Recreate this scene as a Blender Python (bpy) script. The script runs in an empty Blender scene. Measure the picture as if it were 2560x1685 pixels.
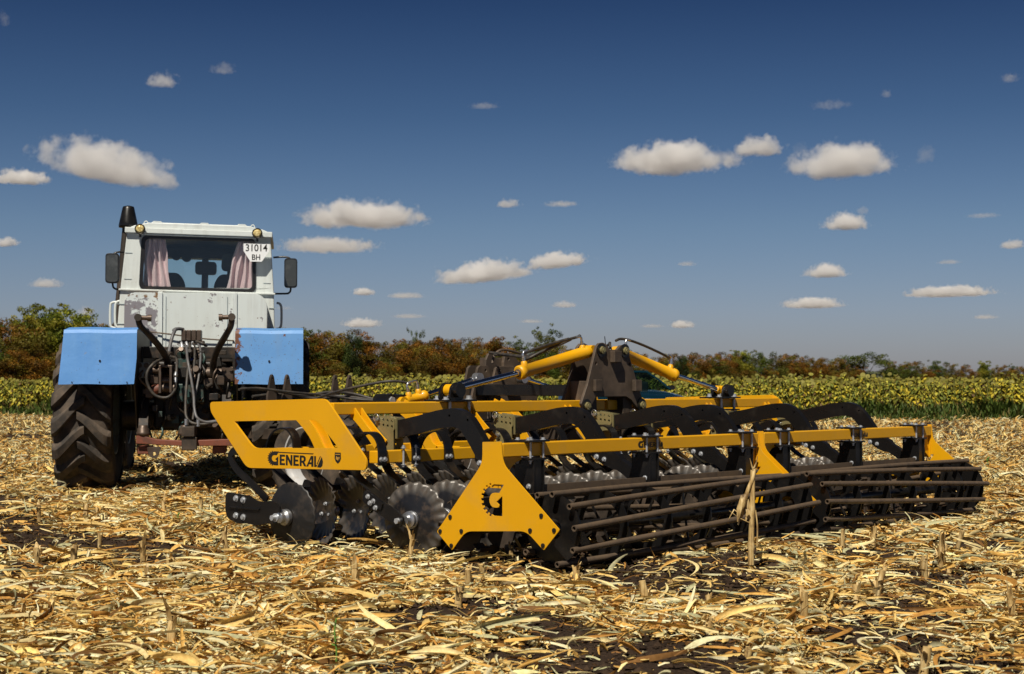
import bpy, bmesh, math, random
import numpy as np
from mathutils import Vector, Matrix
from mathutils.geometry import tessellate_polygon
random.seed(7); R = np.random.default_rng(11)
sc = bpy.context.scene; COL = sc.collection
rad = math.radians; PI = math.pi
# ------------------------------------------------------------------ camera, world, sun
cam = bpy.data.cameras.new('camera'); co = bpy.data.objects.new('camera', cam); COL.objects.link(co)
co.location = (0, 0, 1.05); co.rotation_euler = (rad(90 + 1.755), 0, 0)
cam.sensor_width = 36; cam.lens = 54.84; cam.clip_start = .1; cam.clip_end = 30000
cam.dof.use_dof = True; cam.dof.focus_distance = 9.8; cam.dof.aperture_fstop = 7.1
sc.camera = co
SUN_EL, SUN_AZ = 54, 197
w = bpy.data.worlds.new('World'); sc.world = w; w.use_nodes = True
nt = w.node_tree; bg = nt.nodes['Background']
sky = nt.nodes.new('ShaderNodeTexSky'); sky.sky_type = 'NISHITA'; sky.sun_disc = False
sky.sun_elevation = rad(SUN_EL); sky.sun_rotation = rad(SUN_AZ); sky.air_density = 1.0; sky.dust_density = .6; sky.ozone_density = 2.0
tc = nt.nodes.new('ShaderNodeTexCoord'); sx = nt.nodes.new('ShaderNodeSeparateXYZ'); nt.links.new(tc.outputs['Generated'], sx.inputs[0])
rp = nt.nodes.new('ShaderNodeValToRGB'); nt.links.new(sx.outputs['Z'], rp.inputs[0])
el = rp.color_ramp.elements
SKY = [(0, (.37, .37, .49)), (.045, (.35, .37, .50)), (.10, (.275, .325, .425)), (.17, (.155, .215, .31)), (.24, (.080, .128, .215)), (.32, (.05, .08, .13)), (.55, (.022, .034, .055))]
el[0].position = 0; el[0].color = SKY[0][1] + (1,); el[1].position = .55; el[1].color = SKY[-1][1] + (1,)
for p_, c_ in SKY[1:-1]:
    e = el.new(p_); e.color = c_ + (1,)
mx = nt.nodes.new('ShaderNodeMix'); mx.data_type = 'RGBA'; mx.blend_type = 'MULTIPLY'; mx.inputs['Factor'].default_value = 1
nt.links.new(sky.outputs[0], mx.inputs['A']); nt.links.new(rp.outputs[0], mx.inputs['B']); nt.links.new(mx.outputs['Result'], bg.inputs[0])
bg.inputs[1].default_value = .11
sun = bpy.data.lights.new('sun', 'SUN'); sun.energy = 5.0; sun.angle = rad(.53); sun.color = (1, .925, .80)
so = bpy.data.objects.new('sun', sun); COL.objects.link(so)
sd = Vector((math.sin(rad(SUN_AZ)) * math.cos(rad(SUN_EL)), math.cos(rad(SUN_AZ)) * math.cos(rad(SUN_EL)), math.sin(rad(SUN_EL))))
so.rotation_euler = (-sd).to_track_quat('-Z', 'Y').to_euler(); so.location = sd * 60
sc.view_settings.view_transform = 'Standard'; sc.view_settings.look = 'None'; sc.view_settings.exposure = .17; sc.view_settings.gamma = 1
sc.cycles.volume_bounces = 16; sc.cycles.max_bounces = 18; sc.cycles.volume_step_rate = .35; sc.cycles.transparent_max_bounces = 16
# ------------------------------------------------------------------ materials
def nodes(name):
    m = bpy.data.materials.new(name); m.use_nodes = True
    return m, m.node_tree, m.node_tree.nodes['Principled BSDF']
def noise(nt, scale, detail=4, rough=.55, coord='Object', vec=None):
    n = nt.nodes.new('ShaderNodeTexNoise'); n.inputs['Scale'].default_value = scale; n.inputs['Detail'].default_value = detail; n.inputs['Roughness'].default_value = rough
    if vec is None:
        t = nt.nodes.new('ShaderNodeTexCoord'); vec = t.outputs[coord]
    nt.links.new(vec, n.inputs['Vector']); return n.outputs['Fac']
def ramp(nt, fac, stops):
    r = nt.nodes.new('ShaderNodeValToRGB'); nt.links.new(fac, r.inputs[0]); e = r.color_ramp.elements
    e[0].position, e[1].position = stops[0][0], stops[-1][0]
    e[0].color, e[1].color = [tuple(c) + (1,) if len(c) == 3 else c for c in (stops[0][1], stops[-1][1])]
    for p, c in stops[1:-1]:
        q = e.new(p); q.color = tuple(c) + (1,)
    return r.outputs[0]
def mix(nt, fac, a, b, mode='MIX'):
    m = nt.nodes.new('ShaderNodeMix'); m.data_type = 'RGBA'; m.blend_type = mode
    for k, v in (('Factor', fac), ('A', a), ('B', b)):
        if isinstance(v, (int, float)): m.inputs[k].default_value = v
        elif isinstance(v, tuple): m.inputs[k].default_value = v + (1,)
        else: nt.links.new(v, m.inputs[k])
    return m.outputs['Result']
def math_(nt, op, a, b=0, clamp=False):
    m = nt.nodes.new('ShaderNodeMath'); m.operation = op; m.use_clamp = clamp
    for i, v in enumerate((a, b)):
        if isinstance(v, (int, float)): m.inputs[i].default_value = v
        else: nt.links.new(v, m.inputs[i])
    return m.outputs[0]
def bump(nt, bs, h, strength=.3, dist=.01):
    b = nt.nodes.new('ShaderNodeBump'); b.inputs['Strength'].default_value = strength; b.inputs['Distance'].default_value = dist
    nt.links.new(h, b.inputs['Height']); nt.links.new(b.outputs[0], bs.inputs['Normal'])
def paint(name, base, rough=.4, metal=0, dirt=(.1, .07, .045), amt=.5, dscale=6, thr=.5, fine=60, bmp=.06, rr=.25, coat=0):
    """paint or metal: slow tone drift, dusty patches of an own shape, fine specks, uneven gloss"""
    m, nt, bs = nodes(name)
    n1 = noise(nt, dscale, 6, .62); n2 = noise(nt, fine, 3, .6); n3 = noise(nt, 1.7, 2)
    tone = mix(nt, n3, tuple(c * .86 for c in base), tuple(min(1, c * 1.1) for c in base))
    f = ramp(nt, n1, [(thr, (0, 0, 0)), (min(1, thr + .22), (1, 1, 1))])
    sp = ramp(nt, n2, [(.64, (0, 0, 0)), (.74, (.7, .7, .7))])
    fac = math_(nt, 'MULTIPLY', math_(nt, 'MAXIMUM', f, sp), amt, True)
    nt.links.new(mix(nt, fac, tone, dirt), bs.inputs['Base Color'])
    nt.links.new(math_(nt, 'ADD', math_(nt, 'MULTIPLY', n1, rr), rough - rr * .5, True), bs.inputs['Roughness'])
    bs.inputs['Metallic'].default_value = metal
    if coat: bs.inputs['Coat Weight'].default_value = coat
    bump(nt, bs, n2, bmp, .002)
    return m
MAT = {}
MAT['yellow'] = paint('yellow_paint', (.70, .345, .001), .45, dirt=(.50, .28, .055), amt=.42, dscale=4, thr=.52, coat=.05)
MAT['black'] = paint('black_paint', (.0075, .007, .007), .30, dirt=(.085, .068, .05), amt=.22, dscale=9, thr=.55, fine=140)
MAT['dusty'] = paint('dusty_black_paint', (.03, .022, .016), .6, dirt=(.115, .08, .055), amt=.65, dscale=3.5, thr=.46)
MAT['grey_hose'] = paint('grey_hose', (.11, .11, .115), .5, dirt=(.08, .055, .04), amt=.6, dscale=18, thr=.45)
MAT['tower'] = paint('dusty_brown_steel', (.06, .043, .03), .6, dirt=(.15, .105, .072), amt=.7, dscale=4, thr=.44)
MAT['rust_tube'] = paint('rusty_tube_steel', (.105, .072, .045), .58, dirt=(.05, .036, .026), amt=.7, dscale=14, thr=.45)
MAT['zinc'] = paint('zinc_steel', (.55, .56, .58), .34, metal=.9, dirt=(.2, .17, .13), amt=.3)
MAT['bolt'] = paint('galvanised_bolt', (.52, .54, .57), .42, metal=.55, dirt=(.2, .17, .13), amt=.35)
MAT['brass'] = paint('yellow_zinc_plate', (.27, .235, .11), .40, metal=.35, dirt=(.12, .105, .05), amt=.45, dscale=12, thr=.48)
MAT['chrome'] = paint('chrome_rod', (.86, .87, .88), .17, metal=1, amt=.02, rr=.05, bmp=.01)
MAT['blue'] = paint('blue_fender_paint', (.088, .245, .60), .5, dirt=(.15, .32, .62), amt=.4, dscale=9, thr=.5, fine=90)
MAT['rubber'] = paint('tyre_rubber', (.034, .028, .023), .85, dirt=(.125, .092, .065), amt=.8, dscale=6, thr=.42)
MAT['hose'] = paint('hose_rubber', (.03, .027, .024), .55, dirt=(.12, .09, .06), amt=.5, dscale=20, thr=.45)
MAT['grease'] = paint('oily_casting', (.015, .013, .011), .5, dirt=(.1, .06, .035), amt=.6, dscale=9, thr=.48)
MAT['greasy_green'] = paint('worn_green_casting', (.02, .055, .05), .5, dirt=(.06, .04, .03), amt=.8, dscale=14, thr=.44)
MAT['worn_steel'] = paint('worn_brown_steel', (.12, .09, .07), .45, metal=.5, dirt=(.06, .03, .018), amt=.7, dscale=10, thr=.45)
MAT['red_oxide'] = paint('red_oxide_paint', (.19, .055, .03), .6, dirt=(.06, .035, .025), amt=.6, dscale=12, thr=.45)
MAT['grey_paint'] = paint('faded_grey_paint', (.3, .36, .38), .5, dirt=(.1, .07, .05), amt=.6, dscale=16, thr=.48)
MAT['darkblue'] = paint('dark_blue_plastic', (.01, .04, .25), .4, amt=.2)
MAT['plastic'] = paint('black_plastic', (.012, .012, .013), .35, amt=.2)
MAT['white_rim'] = paint('white_wheel_rim', (.42, .42, .42), .4, dirt=(.25, .2, .15), amt=.5, dscale=12, thr=.5)
MAT['decal'] = paint('black_lettering', (.012, .011, .009), .45, amt=.12, bmp=.01)
MAT['decal_gold'] = paint('emblem_gold', (.5, .28, .05), .45, amt=.1)
MAT['sign_white'] = paint('white_number_board', (.78, .79, .8), .45, dirt=(.5, .48, .45), amt=.25)
MAT['mirror'] = paint('mirror_glass', (.10, .105, .10), .22, metal=.6, dirt=(.28, .28, .27), amt=.5, dscale=8, thr=.5)
MAT['seat'] = paint('grey_seat_cloth', (.05, .055, .05), .8, amt=.3)
MAT['carpaint'] = paint('teal_blue_car_paint', (.002, .022, .034), .25, metal=.2, amt=.03, coat=.6, bmp=.0, rr=.06)
MAT['chrome_dull'] = paint('bright_fitting', (.7, .7, .7), .25, metal=.9, amt=.15)
def streaks(nt, amt=.55):
    """thin rain runs of grime down a panel"""
    t = nt.nodes.new('ShaderNodeTexCoord'); mp = nt.nodes.new('ShaderNodeMapping'); mp.inputs['Scale'].default_value = (16, 16, 1.6); nt.links.new(t.outputs['Object'], mp.inputs[0])
    a = noise(nt, 1, 5, .6, vec=mp.outputs[0]); b = noise(nt, 2.2, 4, .6)
    return math_(nt, 'MULTIPLY', math_(nt, 'MULTIPLY', ramp(nt, a, [(.45, (0, 0, 0)), (.75, (1, 1, 1))]), ramp(nt, b, [(.35, (.15, .15, .15)), (.65, (1, 1, 1))])), amt)
def mat_white():
    """chalky white cab paint with rust freckles and hairline runs"""
    m, nt, bs = nodes('white_cab_paint')
    n1 = noise(nt, 3, 5, .6); n2 = noise(nt, 42, 4, .65); n3 = noise(nt, 9, 6, .7)
    base = mix(nt, n1, (.56, .61, .595), (.66, .70, .685))
    base = mix(nt, streaks(nt), base, (.33, .32, .28))
    f = ramp(nt, n2, [(.70, (0, 0, 0)), (.755, (1, 1, 1))])
    c = mix(nt, f, base, (.17, .085, .04))
    g = ramp(nt, n3, [(.66, (0, 0, 0)), (.70, (.8, .8, .8))])
    nt.links.new(mix(nt, g, c, (.36, .33, .29)), bs.inputs['Base Color']); bs.inputs['Roughness'].default_value = .42
    bump(nt, bs, n1, .15, .01); return m
MAT['white'] = mat_white()
def mat_tank():
    """tank paint, flaked to bare grey on its left shoulder and in a few chips"""
    m, nt, bs = nodes('flaking_tank_paint')
    t = nt.nodes.new('ShaderNodeTexCoord'); s = nt.nodes.new('ShaderNodeSeparateXYZ'); nt.links.new(t.outputs['Object'], s.inputs[0])
    n1 = noise(nt, 7, 7, .62); n2 = noise(nt, 26, 4, .6); n3 = noise(nt, 2, 2)
    left = math_(nt, 'MULTIPLY', ramp(nt, math_(nt, 'ADD', math_(nt, 'MULTIPLY', s.outputs['X'], -1.0), .0), [(.28, (0, 0, 0)), (.58, (1, 1, 1))]), .235)
    pick = ramp(nt, math_(nt, 'ADD', n1, left), [(.635, (0, 0, 0)), (.655, (1, 1, 1))])
    rust = ramp(nt, n2, [(.67, (0, 0, 0)), (.72, (1, 1, 1))])
    tz = ramp(nt, math_(nt, 'SUBTRACT', s.outputs['Z'], 1.0), [(.955, (0, 0, 0)), (1.0, (1, 1, 1))]); tx = ramp(nt, math_(nt, 'MULTIPLY', s.outputs['X'], -1.0), [(.36, (0, 0, 0)), (.40, (1, 1, 1))]); brown = ramp(nt, math_(nt, 'ADD', n1, math_(nt, 'MULTIPLY', math_(nt, 'MULTIPLY', tz, tx), .28)), [(.66, (0, 0, 0)), (.72, (1, 1, 1))])
    base = mix(nt, streaks(nt), mix(nt, n3, (.56, .61, .59), (.65, .69, .675)), (.34, .33, .29))
    c = mix(nt, pick, base, (.215, .2, .215)); c = mix(nt, rust, c, (.14, .06, .025)); c = mix(nt, brown, c, (.20, .115, .055))
    nt.links.new(c, bs.inputs['Base Color']); bs.inputs['Roughness'].default_value = .4
    bump(nt, bs, pick, .25, .003); return m
MAT['tank'] = mat_tank()
def mat_rustedge():
    m, nt, bs = nodes('blue_fender_rusty_edge')
    n1 = noise(nt, 16, 7, .65); n2 = noise(nt, 60, 3); n3 = noise(nt, 5, 4)
    t = nt.nodes.new('ShaderNodeTexCoord'); s = nt.nodes.new('ShaderNodeSeparateXYZ'); nt.links.new(t.outputs['Object'], s.inputs[0])
    edge = ramp(nt, math_(nt, 'SUBTRACT', s.outputs['X'], .50), [(.0, (.25, .25, .25)), (.10, (0, 0, 0))])
    f = ramp(nt, math_(nt, 'ADD', n1, edge), [(.66, (0, 0, 0)), (.69, (1, 1, 1))])
    sp = ramp(nt, n2, [(.66, (0, 0, 0)), (.69, (.85, .85, .85))])
    base = mix(nt, streaks(nt, .5), mix(nt, n3, (.085, .245, .56), (.14, .33, .64)), (.17, .27, .42))
    c = mix(nt, sp, base, (.08, .06, .06)); c = mix(nt, f, c, (.13, .05, .025))
    nt.links.new(c, bs.inputs['Base Color']); bs.inputs['Roughness'].default_value = .5; return m
MAT['blue_rust'] = mat_rustedge()
def mat_blue():
    m, nt, bs = nodes('scuffed_blue_fender'); n3 = noise(nt, 5, 4); n2 = noise(nt, 55, 3); n4 = noise(nt, 13, 6, .7)
    base = mix(nt, streaks(nt, .3), mix(nt, n3, (.075, .235, .575), (.12, .31, .66)), (.20, .38, .62))
    c = mix(nt, ramp(nt, n2, [(.70, (0, 0, 0)), (.73, (.8, .8, .8))]), base, (.07, .07, .08)); c = mix(nt, ramp(nt, n4, [(.66, (0, 0, 0)), (.70, (.5, .5, .5))]), c, (.20, .24, .30))
    nt.links.new(c, bs.inputs['Base Color']); bs.inputs['Roughness'].default_value = .5; bump(nt, bs, n3, .3, .02); return m
MAT['blue'] = mat_blue()
def mat_disc():
    """fluted disc: worn bright rim, dark painted or soiled middle"""
    m, nt, bs = nodes('disc_steel')
    t = nt.nodes.new('ShaderNodeTexCoord'); v = nt.nodes.new('ShaderNodeVectorMath'); v.operation = 'MULTIPLY'; v.inputs[1].default_value = (0, 1, 1)
    nt.links.new(t.outputs['Object'], v.inputs[0]); l = nt.nodes.new('ShaderNodeVectorMath'); l.operation = 'LENGTH'; nt.links.new(v.outputs[0], l.inputs[0])
    n1 = noise(nt, 18, 6, .65); n2 = noise(nt, 90, 3)
    r = math_(nt, 'ADD', l.outputs['Value'], math_(nt, 'MULTIPLY', math_(nt, 'SUBTRACT', n1, .5), .06))
    f = ramp(nt, r, [(.15, (0, 0, 0)), (.195, (1, 1, 1))])
    c = mix(nt, f, (.010, .010, .012), (.09, .08, .07)); d = ramp(nt, n1, [(.50, (0, 0, 0)), (.66, (.75, .75, .75))])
    c = mix(nt, d, c, (.07, .05, .036)); nt.links.new(c, bs.inputs['Base Color'])
    nt.links.new(math_(nt, 'MULTIPLY', f, .2), bs.inputs['Metallic']); bs.inputs['Roughness'].default_value = .38
    bump(nt, bs, n2, .12, .002); return m
MAT['disc'] = mat_disc()
MAT['disc_dark'] = paint('dark_worn_disc', (.013, .012, .0115), .5, metal=.1, dirt=(.07, .052, .038), amt=.45, dscale=12, thr=.48)
def mat_curtain():
    m, nt, bs = nodes('pale_pink_curtain_cloth')
    n = noise(nt, 25, 4); nt.links.new(mix(nt, n, (.50, .32, .34), (.70, .53, .54)), bs.inputs['Base Color'])
    bs.inputs['Roughness'].default_value = .5; bs.inputs['Sheen Weight'].default_value = .4; bump(nt, bs, n, .2, .01); return m
MAT['curtain'] = mat_curtain()
def mat_glass(name, tint, alpha=.3):
    m, nt, bs = nodes(name)
    tr = nt.nodes.new('ShaderNodeBsdfTransparent'); tr.inputs[0].default_value = tint + (1,)
    gl = nt.nodes.new('ShaderNodeBsdfGlossy'); gl.inputs['Roughness'].default_value = .03; gl.inputs[0].default_value = (.9, .95, 1, 1)
    ms = nt.nodes.new('ShaderNodeMixShader'); ms.inputs[0].default_value = alpha
    nt.links.new(tr.outputs[0], ms.inputs[1]); nt.links.new(gl.outputs[0], ms.inputs[2])
    nt.links.new(ms.outputs[0], nt.nodes['Material Output'].inputs[0]); return m
MAT['glass'] = mat_glass('window_glass', (.94, .96, .96), .03)
MAT['screen_glass'] = mat_glass('tinted_windscreen_glass', (.92, .99, .97), .03)
MAT['car_glass'] = mat_glass('car_window_glass', (.3, .42, .42), .12)
def mat_lens():
    m, nt, bs = nodes('amber_lamp_lens')
    t = nt.nodes.new('ShaderNodeTexCoord'); vo = nt.nodes.new('ShaderNodeTexVoronoi'); vo.inputs['Scale'].default_value = 45; nt.links.new(t.outputs['Object'], vo.inputs['Vector'])
    nt.links.new(ramp(nt, vo.outputs['Distance'], [(.1, (.78, .66, .33)), (.75, (.38, .27, .09))]), bs.inputs['Base Color'])
    bs.inputs['Roughness'].default_value = .15; return m
MAT['lens'] = mat_lens()
def mat_clear():
    m, nt, bs = nodes('clear_headlamp'); n = noise(nt, 30, 2)
    nt.links.new(mix(nt, n, (.5, .52, .55), (.85, .85, .85)), bs.inputs['Base Color']); bs.inputs['Roughness'].default_value = .12; bs.inputs['Metallic'].default_value = .4; return m
MAT['clear'] = mat_clear()
def mat_attr(name, rough=.75, trans=.25, spec=.3, bscale=0):
    """base colour from a per-piece colour attribute; thin leaves let some light through"""
    m, nt, bs = nodes(name)
    a = nt.nodes.new('ShaderNodeAttribute'); a.attribute_name = 'tint'
    n = noise(nt, bscale or 30, 3)
    c = mix(nt, ramp(nt, n, [(.3, (.78, .76, .72)), (.7, (1, 1, 1))]), a.outputs['Color'], a.outputs['Color'])
    mm = mix(nt, 1.0, a.outputs['Color'], ramp(nt, n, [(.32, (.72, .69, .64)), (.68, (1, 1, 1))]), 'MULTIPLY')
    nt.links.new(mm, bs.inputs['Base Color']); bs.inputs['Roughness'].default_value = rough; bs.inputs['Specular IOR Level'].default_value = spec
    if trans:
        tl = nt.nodes.new('ShaderNodeBsdfTranslucent'); nt.links.new(mm, tl.inputs[0])
        ms = nt.nodes.new('ShaderNodeMixShader'); ms.inputs[0].default_value = trans
        nt.links.new(bs.outputs[0], ms.inputs[1]); nt.links.new(tl.outputs[0], ms.inputs[2]); nt.links.new(ms.outputs[0], nt.nodes['Material Output'].inputs[0])
    return m
MAT['straw'] = mat_attr('dry_maize_residue', .7, .10, .15, 60)
MAT['leaf'] = mat_attr('leaf_mass', .6, .22, .2, 3)
MAT['clod'] = mat_attr('soil_clod', .95, 0, .1, 40)
def mat_soil():
    m, nt, bs = nodes('dark_field_soil')
    n1 = noise(nt, 1.1, 6, .6); n2 = noise(nt, 28, 6, .7); n3 = noise(nt, 120, 3, .7)
    c = mix(nt, n2, (.022, .014, .010), (.075, .049, .033)); c = mix(nt, ramp(nt, n3, [(.62, (0, 0, 0)), (.72, (.5, .5, .5))]), c, (.2, .135, .07))
    nt.links.new(mix(nt, 1.0, c, ramp(nt, n1, [(.3, (.75, .75, .75)), (.7, (1.1, 1.1, 1.1))]), 'MULTIPLY'), bs.inputs['Base Color'])
    bs.inputs['Roughness'].default_value = .95; bs.inputs['Specular IOR Level'].default_value = .1
    bump(nt, bs, math_(nt, 'ADD', n2, math_(nt, 'MULTIPLY', n3, .4)), .9, .03); return m
MAT['soil'] = mat_soil()
# ------------------------------------------------------------------ mesh helpers
class M:
    def __init__(s): s.v = []; s.f = []; s.sm = []
    def add(s, v, f, smooth=False):
        k = len(s.v); s.v += [tuple(p) for p in v]; s.f += [tuple(i + k for i in q) for q in f]; s.sm += [smooth] * len(f); return s
    def box(s, x0, x1, y0, y1, z0, z1, T=None):
        v = [(x, y, z) for z in (z0, z1) for y in (y0, y1) for x in (x0, x1)]
        if T is not None: v = [T @ Vector(p) for p in v]
        return s.add(v, [(0, 2, 3, 1), (4, 5, 7, 6), (0, 1, 5, 4), (2, 6, 7, 3), (0, 4, 6, 2), (1, 3, 7, 5)])
    def beam(s, a, b, wx, wz, up=(0, 0, 1)):
        """rectangular bar from a to b"""
        a = Vector(a); b = Vector(b); d = b - a; L = d.length; d.normalize(); u = Vector(up); x = d.cross(u)
        if x.length < 1e-4: x = d.cross(Vector((1, 0, 0)))
        x.normalize(); z = x.cross(d); T = Matrix((x, d, z)).transposed().to_4x4(); T.translation = a
        return s.box(-wx / 2, wx / 2, 0, L, -wz / 2, wz / 2, T)
    def tube(s, pts, r, n=10, cap=True, hollow=0):
        P = [Vector(p) for p in pts]; rs = r if isinstance(r, (list, tuple)) else [r] * len(P)
        t = [(P[min(i + 1, len(P) - 1)] - P[max(i - 1, 0)]).normalized() for i in range(len(P))]
        x = t[0].orthogonal().normalized(); v = []; f = []
        def ring(p, x, y, q): return [p + x * math.cos(2 * PI * k / n) * q + y * math.sin(2 * PI * k / n) * q for k in range(n)]
        for i, p in enumerate(P):
            x = (x - t[i] * x.dot(t[i])).normalized(); y = t[i].cross(x)
            v += ring(p, x, y, rs[i])
            if i == 0: x0, y0 = x.copy(), y.copy()
        for i in range(len(P) - 1):
            for k in range(n):
                a = i * n + k; b = i * n + (k + 1) % n; f.append((a, b, b + n, a + n))
        s.add(v, f, True)
        if hollow:
            for (p, X, Y, q, tt, o) in ((P[0], x0, y0, rs[0], t[0], 1), (P[-1], x, y, rs[-1], -t[-1], -1)):
                A = ring(p, X, Y, q); B = ring(p, X, Y, q * hollow); Cc = ring(p + tt * q * 4, X, Y, q * hollow)
                fs = [(k, n + k, n + (k + 1) % n, (k + 1) % n) for k in range(n)] + [(n + k, 2 * n + k, 2 * n + (k + 1) % n, n + (k + 1) % n) for k in range(n)] + [tuple(2 * n + k for k in range(n))]
                if o < 0: fs = [q_[::-1] for q_ in fs]
                s.add(A + B + Cc, fs)
        elif cap:
            s.add(v[:n], [tuple(range(n))[::-1]]); s.add(v[-n:], [tuple(range(n))])
        return s
    def lathe(s, prof, n=24, axis='x', c=(0, 0, 0), smooth=True, closed=False, T=None):
        v = []; c = Vector(c)
        for r, h in prof:
            for k in range(n):
                a = 2 * PI * k / n; y, z = r * math.cos(a), r * math.sin(a)
                p = Vector({'x': (h, y, z), 'y': (y, h, z), 'z': (y, z, h)}[axis])
                if T is not None: p = T @ p
                v.append(p + c)
        f = []; m = len(prof)
        for i in range(m if closed else m - 1):
            j = (i + 1) % m
            for k in range(n): q = (k + 1) % n; f.append((i * n + k, i * n + q, j * n + q, j * n + k))
        return s.add(v, f, smooth)
    def cyl(s, a, b, r, n=12): return s.tube([a, b], r, n)
    def prism(s, outer, holes=(), t0=0, t1=.01, fn=None):
        """flat plate with holes; fn maps (a, b, t) to a point"""
        loops = [list(outer)] + [list(h) for h in holes]
        def area(l): return sum(l[i - 1][0] * l[i][1] - l[i][0] * l[i - 1][1] for i in range(len(l)))
        loops = [l if (area(l) > 0) == (i == 0) else l[::-1] for i, l in enumerate(loops)]
        flat = [p for l in loops for p in l]; N = len(flat)
        if len(loops) == 1: tri = tessellate_polygon([[Vector((p[0], p[1], 0)) for p in l] for l in loops])
        else:
            b = bmesh.new(); k = 0
            for l in loops:
                q = [b.verts.new((p[0] * 100, p[1] * 100, 0)) for p in l]
                for i in range(len(q)): b.edges.new((q[i], q[(i + 1) % len(q)]))
            b.verts.index_update(); bmesh.ops.triangle_fill(b, use_beauty=False, edges=b.edges[:], normal=(0, 0, 1))
            tri = [tuple(v.index for v in f.verts) for f in b.faces]; ar = sum(f.calc_area() for f in b.faces) / 1e4; want = area(loops[0]) / 2 + sum(area(l) / 2 for l in loops[1:]); b.free()
            if abs(ar - want) > .02 * want: raise ValueError('plate fill %.4f %.4f' % (ar, want))
        v = [fn(p[0], p[1], t0) for p in flat] + [fn(p[0], p[1], t1) for p in flat]; f = []
        for t in tri:
            A = sum(flat[t[i - 1]][0] * flat[t[i]][1] - flat[t[i]][0] * flat[t[i - 1]][1] for i in range(3))
            if A < 0: t = t[::-1]
            f.append(tuple(t[::-1])); f.append(tuple(i + N for i in t))
        k = 0
        for l in loops:
            m = len(l)
            for i in range(m): a, b = k + i, k + (i + 1) % m; f.append((a, b, b + N, a + N))
            k += m
        return s.add(v, f)
    bolts = staticmethod(lambda specs, name, mat, parent: [M().hexbolt(*a).obj(name, mat, parent) for a in specs])
    def hexbolt(s, p, d, r=.012, h=.012, washer=True):
        p = Vector(p); d = Vector(d).normalized()
        if washer: s.tube([p, p + d * h * .25], r * 1.45, 14)
        s.tube([p + d * h * .25, p + d * h * 1.25], r, 6); return s
    def obj(s, name, mat, parent=None, bevel=0, loc=None, rot=None):
        me = bpy.data.meshes.new(name); me.from_pydata([tuple(p) for p in s.v], [], s.f); me.polygons.foreach_set('use_smooth', s.sm)
        me.materials.append(MAT[mat] if isinstance(mat, str) else mat); me.validate(); me.update()
        o = bpy.data.objects.new(name, me); COL.objects.link(o); o.parent = parent
        if bevel:
            b = o.modifiers.new('bevel', 'BEVEL'); b.width = bevel; b.segments = 2; b.limit_method = 'ANGLE'; b.angle_limit = rad(40); b.harden_normals = False
        if loc: o.location = loc
        if rot: o.rotation_euler = rot
        return o
def npmesh(name, V, F, tint, mat, kind=None, smooth=False):
    """big mesh from arrays: V (n,3), F (m,4) or (m,3), tint (n,3)"""
    me = bpy.data.meshes.new(name); k = F.shape[1]
    me.vertices.add(len(V)); me.vertices.foreach_set('co', np.ascontiguousarray(V, np.float32).ravel())
    me.loops.add(F.size); me.loops.foreach_set('vertex_index', np.ascontiguousarray(F, np.int32).ravel())
    me.polygons.add(len(F)); me.polygons.foreach_set('loop_start', np.arange(0, F.size, k, dtype=np.int32))
    me.polygons.foreach_set('use_smooth', np.full(len(F), smooth))
    if tint is not None:
        a = me.attributes.new('tint', 'FLOAT_COLOR', 'POINT'); a.data.foreach_set('color', np.c_[tint, np.ones(len(tint))].astype(np.float32).ravel())
    me.materials.append(MAT[mat]); me.update(calc_edges=True); me.validate()
    o = bpy.data.objects.new(name, me); COL.objects.link(o)
    if kind: o['kind'] = kind
    return o
def thing(name, label, cat, loc=(0, 0, 0), rz=0, group=None):
    o = bpy.data.objects.new(name, None); COL.objects.link(o); o.location = loc; o.rotation_euler = (0, 0, rz); o.empty_display_size = .2
    tag(o, label, cat, group); return o
def tag(o, label, cat, group=None, kind=None):
    o['label'] = label; o['category'] = cat
    if group: o['group'] = group
    if kind: o['kind'] = kind
    return o
def copy_tree(o, parent=None):
    c = o.copy(); COL.objects.link(c); c.parent = parent
    for ch in list(o.children): copy_tree(ch, c)
    return c
def smooth_path(pts, n=6):
    P = [Vector(p) for p in pts]; out = []
    for i in range(len(P) - 1):
        a, b, c, d = P[max(i - 1, 0)], P[i], P[i + 1], P[min(i + 2, len(P) - 1)]
        for k in range(n):
            t = k / n; out.append(.5 * ((2 * b) + (c - a) * t + (2 * a - 5 * b + 4 * c - d) * t * t + (3 * b - a - 3 * c + d) * t ** 3))
    return out + [P[-1]]
def ribbon(path, th):
    """outline of a flat bar of thickness th (number or list) along a 2-D path"""
    n = len(path); L = []; Rr = []
    for i in range(n):
        a, b = path[max(i - 1, 0)], path[min(i + 1, n - 1)]; dx, dy = b[0] - a[0], b[1] - a[1]; q = math.hypot(dx, dy) or 1
        t = (th[i] if isinstance(th, (list, tuple)) else th) / 2
        L.append((path[i][0] - dy / q * t, path[i][1] + dx / q * t)); Rr.append((path[i][0] + dy / q * t, path[i][1] - dx / q * t))
    return L + Rr[::-1]
def round_poly(pts, r, n=4):
    """polygon with rounded corners (r: one radius or a list)"""
    out = []; N = len(pts)
    for i in range(N):
        p = Vector(pts[i]); a = Vector(pts[i - 1]) - p; b = Vector(pts[(i + 1) % N]) - p; q = r[i] if isinstance(r, (list, tuple)) else r
        if q <= 0: out.append(tuple(p)); continue
        d = min(q, a.length * .45, b.length * .45); A = p + a.normalized() * d; B = p + b.normalized() * d
        for k in range(n + 1):
            t = k / n; out.append(tuple((1 - t) ** 2 * A + 2 * t * (1 - t) * p + t * t * B))
    return out
def circ(x, y, r, n=12): return [(x + r * math.cos(2 * PI * k / n), y + r * math.sin(2 * PI * k / n)) for k in range(n)]
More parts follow.
